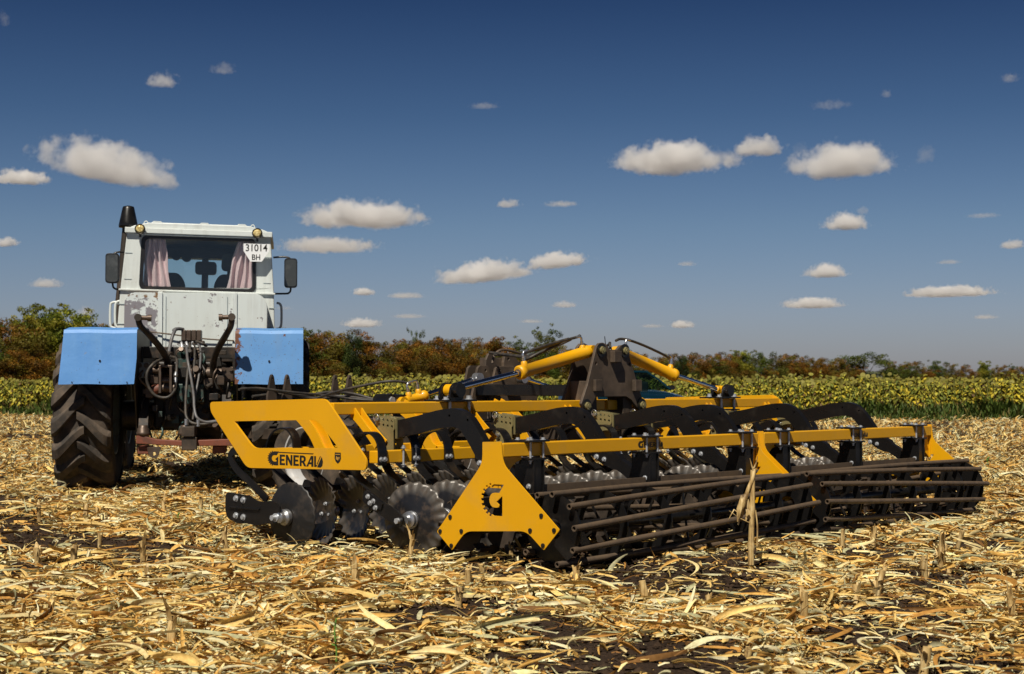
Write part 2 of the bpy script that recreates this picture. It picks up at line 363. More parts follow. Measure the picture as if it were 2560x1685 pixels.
YZ = lambda a, b, t: (t, a, b)       # plate in the y-z plane, thickness along x
XZ = lambda a, b, t: (a, t, b)
XY = lambda a, b, t: (a, b, t)
# value noise for terrain and scattering
_lat = R.random((256, 256))
def vn(x, y, s):
    x = np.asarray(x) * s + 71.3; y = np.asarray(y) * s + 13.7; i = np.floor(x).astype(int); j = np.floor(y).astype(int); fx = x - i; fy = y - j
    fx = fx * fx * (3 - 2 * fx); fy = fy * fy * (3 - 2 * fy); g = lambda a, b: _lat[a % 256, b % 256]
    return (g(i, j) * (1 - fx) + g(i + 1, j) * fx) * (1 - fy) + (g(i, j + 1) * (1 - fx) + g(i + 1, j + 1) * fx) * fy
def ground_h(x, y):
    d = np.hypot(x, y); near = np.clip(1.4 - d / 28, 0, 1)
    h = (vn(x, y, .35) - .5) * .05 + near * ((vn(x, y, 1.9) - .5) * .045 + (vn(x, y, 6.1) - .5) * .028 + (vn(x, y, 17.) - .5) * .017 + (vn(x, y, 41.) - .5) * .009)
    return h * np.clip(1.5 - d / 120, 0, 1) - .012 - .045 * worked(x, y)
def worked(x, y):
    """1 on the strip of soil pressed and stirred by the harrow, 0 beyond it"""
    a = rad(47.93); dx, dy = x - .1978, y - 9.0; u = dx * math.cos(a) + dy * math.sin(a); v = -dx * math.sin(a) + dy * math.cos(a)
    s = lambda t: np.clip(t, 0, 1) ** 2 * (3 - 2 * np.clip(t, 0, 1))
    return s((u + .55) / .4) * s((5.9 - u) / .4) * s((v + .45) / .35) * s((3.1 - v) / .5)
# ------------------------------------------------------------------ ground
def ground():
    ys = np.r_[-20, -8, np.arange(-2, 4.4, .25), np.geomspace(4.4, 16, 430), np.geomspace(16.15, 60, 150), np.geomspace(62, 9000, 60)]
    s = np.linspace(-1, 1, 361); s = np.sign(s) * np.abs(s) ** 1.15
    X = s[None, :] * (3.2 + .62 * np.abs(ys)[:, None] + np.clip(ys[:, None] - 60, 0, None) * .5); Y = np.repeat(ys[:, None], len(s), 1); Z = ground_h(X, Y)
    n, m = X.shape; V = np.c_[X.ravel(), Y.ravel(), Z.ravel()]
    a = (np.arange(n - 1)[:, None] * m + np.arange(m - 1)[None, :]).ravel(); F = np.c_[a, a + 1, a + m + 1, a + m]
    o = npmesh('ground', V, F, None, 'soil', 'structure', True); tag(o, 'dark brown stubble field soil reaching to the horizon', 'ground')
ground()
# ------------------------------------------------------------------ sunflower field and its grass verge
def verge_y(x): return 48.6 - x * .20 + .5 * np.sin(x * .7) + .3 * np.sin(x * 1.9 + 1)
def quads_strip(base, dirv, up, width, length, droop, nseg, side=None):
    """leaf blades: base (n,3), unit dir (n,3); returns V (n,2*(nseg+1),3)"""
    n = len(base); side = np.cross(dirv, up); side /= np.linalg.norm(side, axis=1, keepdims=True) + 1e-9
    out = []
    for i in range(nseg + 1):
        t = i / nseg; c = base + dirv * (length * t)[:, None] + up * (-(droop * length) * t * t)[:, None]
        wd = width * (np.sin(PI * (.12 + .88 * t) ** .8) * .5 if nseg > 1 else .5)
        out += [c - side * wd[:, None], c + side * wd[:, None]]
    return np.stack(out, 1)
def strip_faces(n, nseg, per):
    f = np.array([[2 * i, 2 * i + 1, 2 * i + 3, 2 * i + 2] for i in range(nseg)]); return (f[None] + (np.arange(n) * per)[:, None, None]).reshape(-1, 4)
def sunflowers():
    VV, FF, CC = [], [], []; off = 0
    def put(V, nseg, col):
        nonlocal off
        n, per, _ = V.shape; VV.append(V.reshape(-1, 3)); FF.append(strip_faces(n, nseg, per) + off); CC.append(np.repeat(col, per, 0)); off += n * per
    def rows(r0, r1, rowgap, gap, nleaf, lsize, top_only):
        X, Y = [], []
        for r in range(r0, r1):
            d = 2.2 + r * rowgap if r < 14 else 2.2 + 14 * .7 + (r - 14) * rowgap
            hw = 23 + d * .55; x = np.arange(-hw - 6, hw + 3, gap); x = x + R.uniform(-.4, .4, len(x)) * gap
            X.append(x); Y.append(verge_y(x) + d + R.uniform(-.2, .2, len(x)))
        x = np.concatenate(X); y = np.concatenate(Y); n = len(x); H = (1.17 + R.normal(0, .10, n) + (vn(x, y, .15) - .5) * .22 + (vn(x, y, .6) - .5) * .12)
        up = np.array([[0, 0, 1.]])
        if not top_only:
            b = np.c_[x, y, np.zeros(n)]; put(quads_strip(b, np.c_[R.normal(0, .03, n), R.normal(0, .03, n), np.ones(n)], np.repeat([[0, 1., 0]], n, 0), np.full(n, .035), H, np.zeros(n), 1), 1, np.array([[.20, .19, .05]]) * R.uniform(.7, 1.3, (n, 1)))
        for k in range(nleaf):
            t = R.uniform(.62 if top_only else .16, 1.0, n); az = R.uniform(0, 2 * PI, n); dv = np.c_[np.cos(az), np.sin(az), R.uniform(-.55, .35, n)]; dv /= np.linalg.norm(dv, axis=1, keepdims=True)
            b = np.c_[x, y, H * t]; L = lsize * R.uniform(.7, 1.25, n); L = L * (1.15 - .35 * t)
            p = (vn(x, y, .5) - .5) * .5; yl = R.random(n) + p
            lowf = np.clip(1.25 - t * 1.2, 0, 1)
            green = np.array([[.18, .21, .035]]) * R.uniform(.6, 1.4, (n, 1)); lime = np.array([[.45, .42, .06]]) * R.uniform(.7, 1.25, (n, 1)); yel = np.array([[.62, .49, .045]]) * R.uniform(.7, 1.15, (n, 1)); brn = np.array([[.15, .09, .035]]) * R.uniform(.6, 1.3, (n, 1))
            c = np.where((yl < .46 - .16 * t)[:, None], green, lime); c = np.where((yl > .79 - .20 * lowf)[:, None], yel, c); c = np.where((R.random(n) < .07 + .22 * (lowf > .7))[:, None], brn, c)
            put(quads_strip(b, dv, np.repeat(up, n, 0), L * .8, L, R.uniform(.3, .9, n), 2), 2, c)
        # drooping heads: green-yellow back, dark brown face turned down
        az = R.normal(PI / 2 - .5, .9, n); tilt = R.uniform(-1.2, -.35, n); fw = np.c_[np.cos(az) * np.cos(tilt), np.sin(az) * np.cos(tilt), np.sin(tilt)]
        s1 = np.c_[-np.sin(az), np.cos(az), np.zeros(n)]; s2 = np.cross(fw, s1); rr = R.uniform(.05, .085, n); c0 = np.c_[x, y, H * 1.0] + fw * .05
        for dz, col, q in ((0, np.array([[.085, .05, .015]]), 1.0), (-.035, np.array([[.23, .21, .04]]), 1.12)):
            ang = np.arange(8) * PI / 4; ring = c0[:, None] + (s1[:, None] * np.cos(ang)[None, :, None] + s2[:, None] * np.sin(ang)[None, :, None]) * (rr * q)[:, None, None] + (fw * dz)[:, None]
            nonlocal off
            VV.append(ring.reshape(-1, 3)); fq = np.array([[0, 1, 2, 3], [0, 3, 4, 7], [7, 4, 5, 6]]); FF.append((fq[None] + (np.arange(n) * 8)[:, None, None]).reshape(-1, 4) + off); CC.append(np.repeat(col * R.uniform(.7, 1.3, (n, 1)), 8, 0)); off += n * 8
    rows(0, 5, .7, .30, 44, .135, False); rows(5, 14, .7, .36, 24, .15, False); rows(14, 70, 1.25, .42, 14, .17, True)
    o = npmesh('sunflower_field', np.concatenate(VV), np.concatenate(FF), np.concatenate(CC), 'leaf', 'stuff'); tag(o, 'ripening yellow-green sunflower field across the whole background', 'sunflowers')
def verge():
    n = 105000; x = R.uniform(-30, 30, n); d = R.uniform(0, 1, n) ** 1.2 * 3.6 - 1.0; y = verge_y(x) + d; m = vn(x, y, .6); keep = R.random(n) < (.35 + m) * np.clip((d + 1.2) / 1.2, .12, 1); x, y, d, m = x[keep], y[keep], d[keep], m[keep]; n = len(x)
    az = R.uniform(0, 2 * PI, n); dv = np.c_[np.cos(az) * .45, np.sin(az) * .45, np.ones(n)]; dv /= np.linalg.norm(dv, axis=1, keepdims=True)
    h = (.15 + .40 * np.clip((d + .5) / 2.6, 0, 1)) * R.uniform(.6, 1.3, n) * (.6 + .8 * m)
    V = quads_strip(np.c_[x, y, np.full(n, -.01)], dv, np.repeat([[0, 0, 1.]], n, 0), h * R.uniform(.08, .22, n), h, R.uniform(.0, .35, n), 2)
    g = np.array([[.075, .115, .02]]) * R.uniform(.6, 1.5, (n, 1)); yl = np.array([[.22, .18, .05]]) * R.uniform(.6, 1.2, (n, 1)); c = np.where((R.random(n) < .13)[:, None], yl, g)
    o = npmesh('grass_verge', V.reshape(-1, 3), strip_faces(n, 2, 6), np.repeat(c, 6, 0), 'leaf', 'stuff'); tag(o, 'strip of green grass and weeds between stubble and sunflowers', 'grass')
sunflowers(); verge()
# ------------------------------------------------------------------ shelterbelt trees behind the sunflowers
BARK = paint('tree_bark', (.06, .045, .03), .9, amt=.3)
MAT['bark'] = BARK
PAL = {'rust': [(.155, .068, .010), (.20, .088, .012), (.10, .060, .012), (.11, .085, .016)], 'olive': [(.10, .085, .016), (.075, .075, .016), (.13, .09, .018), (.14, .075, .016)], 'green': [(.05, .075, .013), (.065, .085, .016), (.04, .06, .012), (.085, .09, .02)], 'lime': [(.17, .185, .025), (.20, .19, .03), (.10, .13, .02), (.075, .10, .016)], 'dark': [(.022, .04, .012), (.03, .05, .014), (.018, .032, .012), (.04, .055, .016)]}
def tree_proto(kind, H, W, seed, nclump=40, nleaf=235, feather=0):
    """crown of many small leaf faces in clumps spread through an uneven volume, on a forked trunk"""
    r = np.random.default_rng(seed); C = []; S = []
    for i in range(nclump):
        a = r.uniform(0, 2 * PI); q = math.sqrt(r.random()); t = r.random() ** .85; rr = W * (.35 + .65 * math.sin(PI * (.12 + .76 * t))) * (.75 + .25 * math.sin(a * 2 + seed) + .15 * math.sin(a * 3 + 2 * seed))
        C.append((q * rr * math.cos(a), q * rr * math.sin(a), H * (.08 + .80 * t))); S.append(r.uniform(.10, .21) * H * (1 - .35 * t))
    for i in range(7): C.append((r.normal(0, W * .4), r.normal(0, W * .4), H * r.uniform(.86, 1.0))); S.append(r.uniform(.05, .10) * H)
    for i in range(feather): C.append((r.normal(0, W * .5), r.normal(0, W * .5), H * r.uniform(.95, 1.12))); S.append(r.uniform(.03, .05) * H)
    C = np.array(C); S = np.array(S); k = len(C); pal = np.array(PAL[kind]); ci = r.integers(0, len(pal), k); cv = r.uniform(.5, 1.45, k)
    idx = np.repeat(np.arange(k), np.maximum(20, (nleaf * (S / S.mean()) ** 1.6).astype(int))); n = len(idx)
    d = r.normal(0, 1, (n, 3)); d /= np.linalg.norm(d, axis=1, keepdims=True); P = C[idx] + d * (S[idx] * r.random(n) ** .28)[:, None] * np.array([[1.15, 1.15, .85]])
    nr = d + r.normal(0, .45, (n, 3)); nr /= np.linalg.norm(nr, axis=1, keepdims=True); a = np.cross(nr, r.normal(0, 1, (n, 3))); a /= np.linalg.norm(a, axis=1, keepdims=True); b = np.cross(nr, a)
    sz = r.uniform(.055, .125, n)[:, None] * (H / 7) ** .5; V = np.stack([P - a * sz, P - b * sz * .6, P + a * sz, P + b * sz * .6], 1).reshape(-1, 3); V[:, 2] = np.maximum(V[:, 2], .02)
    col = pal[ci[idx]] * np.array([1.4, 1.35, .75]) * cv[idx][:, None] * r.uniform(.7, 1.3, (n, 1)); F = np.arange(n * 4).reshape(-1, 4)
    cr = npmesh('crown', V, F, np.repeat(col, 4, 0), 'leaf'); m = M(); m.tube(smooth_path([(0, 0, -.1), (.1, 0, H * .25), (-.05, .1, H * .5), (.1, 0, H * .85)], 3), [.16 * H / 7 * (1 - .09 * i) for i in range(10)], 8)
    for i in range(9): c = C[r.integers(0, k)]; m.tube(smooth_path([(0, 0, H * r.uniform(.12, .35)), (c[0] * .5, c[1] * .5, c[2] * .62), tuple(c)], 3), [.07, .06, .05, .04, .03, .022, .015], 6)
    tr = m.obj('trunk', 'bark'); return cr, tr
def trees():
    pr = {'rust': [tree_proto('rust', 7, 3.1, s) for s in (1, 2, 3)], 'olive': [tree_proto('olive', 7, 3.2, s) for s in (4, 5)], 'green': [tree_proto('green', 7, 2.8, s, feather=4) for s in (6, 7)], 'lime': [tree_proto('lime', 8, 2.4, 8, 70, 260, 12)], 'dark': [tree_proto('dark', 7, 2.8, 9), tree_proto('green', 7, 4.6, 10, 50, 250)]}
    txt = {'rust': 'rust-brown', 'olive': 'olive-brown', 'green': 'mid-green', 'lime': 'pale yellow-green', 'dark': 'dark green'}
    used = set(); rt = random.Random(3)
    HY = 962.; f = 3900.
    def place(px, top, kind, v=0, wide=1., label=None, dz=0, base=None):
        # distance along the shelterbelt, which runs away to the right
        t = px / 2560.; D = 128 + 92 * min(1, t * 2.6) + max(0, t - .38) * 560 + dz; x = (px - 1280) / f * D; h = 1.05 + (HY - top) / f * D
        cr, tr = pr[kind][v % len(pr[kind])]; base_h = 8 if kind == 'lime' else 7
        reg = 'left of the tractor' if px < 330 else 'just right of the tractor cab' if px < 1000 else 'seen over the left folding cylinder' if px < 1480 else 'right of the black tower' if px < 1900 else 'in the far right hedge line'
        lab = label or f'{txt[kind]} bushy tree in the shelterbelt, {reg}'
        grp = None if label else f'{txt[kind]} shelterbelt trees {reg}'
        T = thing('tree', lab, 'tree', (x, D, 0), rt.uniform(0, 6.28), grp); s = h / base_h; T.scale = (s * wide, s * wide, s)
        for o in (cr, tr):
            if o.name not in used: used.add(o.name); c = o
            else: c = o.copy(); COL.objects.link(c)
            c.parent = T
    # measured skyline (px, top, kind)
    rows = [(-640, 770, 'olive'), (-570, 790, 'rust'), (-500, 780, 'green'), (-430, 775, 'rust'), (-360, 795, 'olive'), (-290, 785, 'rust'), (-220, 800, 'green'), (-150, 800, 'olive'), (-90, 800, 'rust'), (-40, 815, 'green'), (18, 800, 'olive'), (25, 838, 'rust'), (70, 800, 'olive'), (215, 812, 'green'), (262, 808, 'rust'), (300, 830, 'rust'), (120, 850, 'olive'), (180, 858, 'rust'), (60, 868, 'olive'), (380, 820, 'olive'), (460, 822, 'rust'), (540, 822, 'green'), (620, 820, 'rust'), (690, 826, 'olive'), (735, 830, 'green'),
            (775, 838, 'rust'), (812, 832, 'olive'), (850, 830, 'rust'), (905, 845, 'rust'), (945, 858, 'olive'), (985, 856, 'rust'), (1020, 852, 'rust'), (1058, 850, 'rust'), (1095, 848, 'rust'), (1125, 852, 'rust'), (1160, 856, 'olive'), (1195, 850, 'rust'), (1225, 846, 'rust'), (1255, 858, 'olive'), (1300, 856, 'green'), (1400, 866, 'olive'), (1435, 872, 'rust'), (1480, 876, 'olive'), (1530, 880, 'rust'), (1580, 884, 'green'), (1625, 886, 'olive'),
            (1660, 887, 'olive'), (1690, 886, 'rust'), (1722, 884, 'rust'), (1760, 890, 'olive'), (1785, 885, 'rust'), (1825, 883, 'rust'), (1850, 884, 'lime'), (1880, 888, 'green'), (1910, 883, 'green'), (1940, 890, 'olive'), (1972, 884, 'rust'), (2005, 890, 'rust'), (2035, 896, 'olive'), (2065, 897, 'olive'), (2095, 898, 'olive'), (2225, 902, 'olive'), (2262, 906, 'olive'), (2300, 904, 'olive'), (2335, 905, 'green'), (2372, 909, 'olive'), (2405, 913, 'rust'), (2460, 908, 'lime'), (2495, 914, 'olive'), (2530, 916, 'green'), (2565, 917, 'olive'), (2610, 918, 'olive'), (2660, 919, 'green'), (2720, 920, 'olive')]
    for i, (px, top, k) in enumerate(rows): place(px, top, k, i, rt.uniform(.9, 1.25))
    for i, px in enumerate(list(range(-640, 1700, 72)) + list(range(1700, 2720, 30))):   # lower, nearer bushes closing the gaps between the trees
        t = px / 2560.; base = 880 if px < 330 else 885 + (px - 330) * .020
        place(px + rt.uniform(-20, 20), base + rt.uniform(-12, 12), rt.choice(['rust', 'olive', 'olive', 'green', 'rust']), i, 1.5, dz=-6)
    place(130, 782, 'lime', 0, 1.1, 'tall pale yellow-green feathery tree, highest left of the tractor'); place(84, 790, 'lime', 0, 1.0, 'slender yellow-green tree beside the highest one left of the tractor'); place(190, 792, 'lime', 0, 1.1, 'yellow-green tree right of the highest one, left of the tractor')
    place(882, 842, 'dark', 0, .7, 'dark green narrow tree among rust-brown ones right of the tractor', dz=-8)
    place(1366, 828, 'green', 1, .85, 'tall round green tree standing above the rust-brown row over the left cylinder', dz=-4)
    place(1705, 893, 'dark', 0, .8, 'small very dark tree beside the right folding cylinder', dz=-8)
    place(2160, 884, 'dark', 1, 1.9, 'broad dark green spreading tree standing out in the right hedge line', dz=-10)
    place(1040, 832, 'green', 0, .35, 'thin wispy sapling poking above the rust-brown trees', dz=6)
trees()
# ------------------------------------------------------------------ small fair-weather clouds, each a volume of its own
def cloud_mat():
    m = bpy.data.materials.new('cloud_vapour'); m.use_nodes = True; nt = m.node_tree
    for n in list(nt.nodes):
        if n.type != 'OUTPUT_MATERIAL': nt.nodes.remove(n)
    pv = nt.nodes.new('ShaderNodeVolumePrincipled'); nt.links.new(pv.outputs[0], nt.nodes['Material Output'].inputs['Volume'])
    pv.inputs['Color'].default_value = (.96, .955, .955, 1); pv.inputs['Anisotropy'].default_value = .1
    t = nt.nodes.new('ShaderNodeTexCoord'); asp = nt.nodes.new('ShaderNodeAttribute'); asp.attribute_type = 'OBJECT'; asp.attribute_name = 'aspect'
    oi = nt.nodes.new('ShaderNodeObjectInfo'); s = nt.nodes.new('ShaderNodeSeparateXYZ'); nt.links.new(t.outputs['Object'], s.inputs[0])
    sd = math_(nt, 'MULTIPLY', oi.outputs['Random'], 40); ad = nt.nodes.new('ShaderNodeVectorMath'); ad.operation = 'ADD'; nt.links.new(t.outputs['Object'], ad.inputs[0]); nt.links.new(sd, ad.inputs[1])
    big = noise(nt, .75, 2, .5, vec=ad.outputs[0]); fine = noise(nt, 1.7, 9, .66, vec=ad.outputs[0])
    xa = math_(nt, 'DIVIDE', s.outputs['X'], asp.outputs['Fac']); ya = math_(nt, 'DIVIDE', s.outputs['Y'], asp.outputs['Fac'])
    # flat base: lower half squeezed
    zz = math_(nt, 'ADD', s.outputs['Z'], .45); zu = math_(nt, 'MULTIPLY', math_(nt, 'MAXIMUM', zz, 0), .72); zd = math_(nt, 'MULTIPLY', math_(nt, 'MINIMUM', zz, 0), 2.2); z2 = math_(nt, 'ADD', zu, zd)
    r2 = math_(nt, 'ADD', math_(nt, 'ADD', math_(nt, 'MULTIPLY', xa, xa), math_(nt, 'MULTIPLY', ya, ya)), math_(nt, 'MULTIPLY', z2, z2))
    d = math_(nt, 'SUBTRACT', math_(nt, 'ADD', math_(nt, 'MULTIPLY', big, 1.5), math_(nt, 'MULTIPLY', fine, 2.6)), math_(nt, 'ADD', math_(nt, 'MULTIPLY', r2, 1.2), 1.52))
    thin = nt.nodes.new('ShaderNodeAttribute'); thin.attribute_type = 'OBJECT'; thin.attribute_name = 'thickness'
    dn = math_(nt, 'MULTIPLY', math_(nt, 'MULTIPLY', d, 2.2, True), math_(nt, 'MULTIPLY', thin.outputs['Fac'], .35)); nt.links.new(dn, pv.inputs['Density'])
    return m
def clouds():
    MAT['cloud'] = cloud_mat(); K = 2560 / 2380.
    L = [(248, 375, 310, 108, 0, 'largest white cloud, left above the tractor intake stack'), (50, 410, 130, 40, 0, 'flat cloud at the left edge below the largest left cloud'), (378, 185, 84, 40, -.3, 'small bright cloud high up on the left, the larger of a pair'), (519, 157, 60, 34, -.5, 'small round cloud high up, right one of the pair'), (8, 42, 34, 46, -.5, 'faint cloud scrap in the top left corner'),
         (842, 497, 310, 66, 0, 'long white cloud to the right of the tractor cab'), (760, 568, 235, 38, -.2, 'thin flat cloud just below the long one right of the cab'), (18, 562, 55, 28, 0, 'little cloud at the left edge level with the cab roof'), (105, 657, 88, 26, -.3, 'little flat cloud above the trees left of the tractor'),
         (1120, 630, 230, 56, 0, 'white cloud in mid-sky left of centre, lower of two touching'), (1297, 604, 150, 42, 0, 'white cloud touching the right shoulder of the mid-sky one'), (845, 677, 55, 22, 0, 'small oval cloud below the long clouds right of the cab'), (945, 686, 95, 16, -.4, 'thin streak cloud beside the small oval one'),
         (1562, 365, 285, 82, 0, 'large white cloud right of centre, left of the big right pair'), (1690, 366, 110, 42, -.42, 'thin grey veil bridging the large cloud and the smaller one joined to it'), (1765, 338, 122, 54, -.1, 'smaller cloud joined to the right end of the large one'), (1967, 370, 262, 94, 0, 'largest cloud on the right side of the sky'), (2150, 358, 56, 54, -.5, 'round grey puff just right of the largest right cloud'), (1862, 340, 40, 40, -.6, 'thin wisp at the left shoulder of the largest right cloud'),
         (1965, 514, 122, 46, 0, 'compact white cloud below the largest right cloud'), (2003, 488, 34, 24, -.5, 'small grey puff on top of the compact white cloud'), (1918, 628, 112, 40, 0, 'small domed cloud low on the right'), (1890, 704, 146, 28, 0, 'flat-bottomed cloud low on the right, below the domed one'), (2207, 677, 202, 28, 0, 'long low cloud near the right edge'), (2355, 567, 64, 26, -.2, 'cloud cut by the right edge of the view'),
         (1930, 242, 104, 22, -.65, 'faint high streak on the right'), (2350, 180, 52, 26, -.5, 'faint puff high at the right edge'), (2058, 217, 30, 24, -.5, 'tiny round puff high on the right'), (1125, 245, 74, 16, -.6, 'faint streak alone high in the middle'), (1182, 472, 62, 24, -.3, 'tiny domed cloud in the middle sky'), (1305, 473, 86, 14, -.5, 'thin streak beside the tiny domed cloud'), (1597, 612, 52, 14, -.5, 'tiny flat cloud right of centre'),
         (840, 750, 98, 25, -.1, 'low flat cloud just over the trees right of the tractor'), (950, 734, 86, 12, -.5, 'pale streak over the rust-brown trees'), (1313, 707, 62, 18, -.3, 'small low cloud above the hoses of the left cylinder'), (1236, 746, 62, 10, -.5, 'faint low streak over the tall round green tree'), (1586, 753, 64, 22, -.1, 'small domed cloud low above the right cylinder'), (1515, 757, 58, 10, -.5, 'faint streak left of the domed cloud above the right cylinder'),
         (2290, 736, 62, 12, -.4, 'thin low cloud over the right hedge line'), (2205, 608, 58, 12, -.5, 'faint flat streak low in the right sky'), (2285, 500, 84, 12, -.6, 'faint streak near the right edge'), (200, 722, 50, 28, -.3, 'pale cloud peeping over the trees left of the tractor'), (660, 715, 46, 12, -.6, 'faint streak beside the right cab mirror')]
    rc = random.Random(9); bm_v = []
    for (cx, cy, w_, h, th, lab) in L:
        px, py = cx * K, cy * K; p = rad(1.755); dx, dy, dz = (px - 1280) / 3900, 1., -(py - 842.5) / 3900; D = 330. / max(.035, (962 - py - h * K / 2) / 3900 + .012)
        y = math.cos(p) * dy - math.sin(p) * dz; z = math.sin(p) * dy + math.cos(p) * dz; t = D / y
        hh = h * K / 2 / 3900 * t * 1.26; asp = w_ / h * 1.04; m = M()
        m.lathe([(math.cos(a) * asp * 1.12, math.sin(a) * 1.25) for a in np.linspace(-PI / 2, PI / 2, 9)], 20, 'z'); o = m.obj('cloud', 'cloud'); o.data.materials[0] = MAT['cloud']
        o.location = (dx * t, D, 1.05 + z * t + hh * .1); o.scale = (hh,) * 3
        if w_ > 290 and cx < 300: o.rotation_euler = (0, rad(9), 0)
        if 1100 < cx < 1300 and w_ > 140: o.rotation_euler = (0, rad(-6), 0)
        o['aspect'] = asp; o['thickness'] = 1.6 / hh * (1 + th) ** 3.2 * 3.6; tag(o, lab, 'cloud', 'small fair-weather clouds')
clouds()
# ------------------------------------------------------------------ tractor (x right, y forward, z up; origin under the rear axle)
def text_mesh(txt, size, mat, name, parent, loc, thick=.0008, bold=0, sxy=(1, 1)):
    c = bpy.data.curves.new(name, 'FONT'); c.body = txt; c.size = 1; c.align_x = 'CENTER'; c.align_y = 'CENTER'; c.extrude = .01; c.offset = bold
    t = bpy.data.objects.new('tmp', c); COL.objects.link(t); bpy.context.view_layer.update()
    me = bpy.data.meshes.new_from_object(t.evaluated_get(bpy.context.evaluated_depsgraph_get())); bpy.data.objects.remove(t); bpy.data.curves.remove(c)
    me.transform(Matrix(((size * sxy[0], 0, 0, 0), (0, 0, thick / .01, 0), (0, size * sxy[1], 0, 0), (0, 0, 0, 1)))); me.materials.clear(); me.materials.append(MAT[mat])
    o = bpy.data.objects.new(name, me); COL.objects.link(o); o.parent = parent; o.location = loc; return o
def tractor_tyre(r=.76, wd=.55):
    m = M(); h = wd / 2
    m.lathe([(.36, -h * .8), (.40, -h * .92), (.50, -h * .99), (.62, -h * .99), (.675, -h * .93), (.70, -h * .8), (.712, -h * .4), (.715, 0), (.712, h * .4), (.70, h * .8), (.675, h * .93), (.62, h * .99), (.50, h * .99), (.40, h * .92), (.36, h * .8)], 64, 'x')
    N = 17
    for s in (-1, 1):
        for k in range(N):
            a0 = 2 * PI * (k + (.5 if s > 0 else 0)) / N; v = []; n = 11
            for i in range(n):
                t = i / (n - 1); x = s * (-.035 + (h + .035) * t); a = a0 - .36 * (t * t * (3 - 2 * t) * .55 + t * .45); w_ = .062 + .040 * t
                rt = .772 - .012 * (x / h) ** 2 - (.04 * max(0, (t - .86) / .14)); rb = .70 - .03 * max(0, (t - .8) / .2)
                for (q, da) in ((rb, -w_ * 1.35), (rt, -w_ * .72), (rt, w_ * .72), (rb, w_ * 1.35)):
                    an = -(a + da) + PI * 1.5; v.append((x, q * math.cos(an), q * math.sin(an)))
            f = []
            for i in range(n - 1):
                for j in range(3): b = i * 4 + j; f.append((b, b + 1, b + 5, b + 4))
            f.append((0, 1, 2, 3)); b = (n - 1) * 4; f.append((b + 3, b + 2, b + 1, b)); m.add(v, f)
    return m
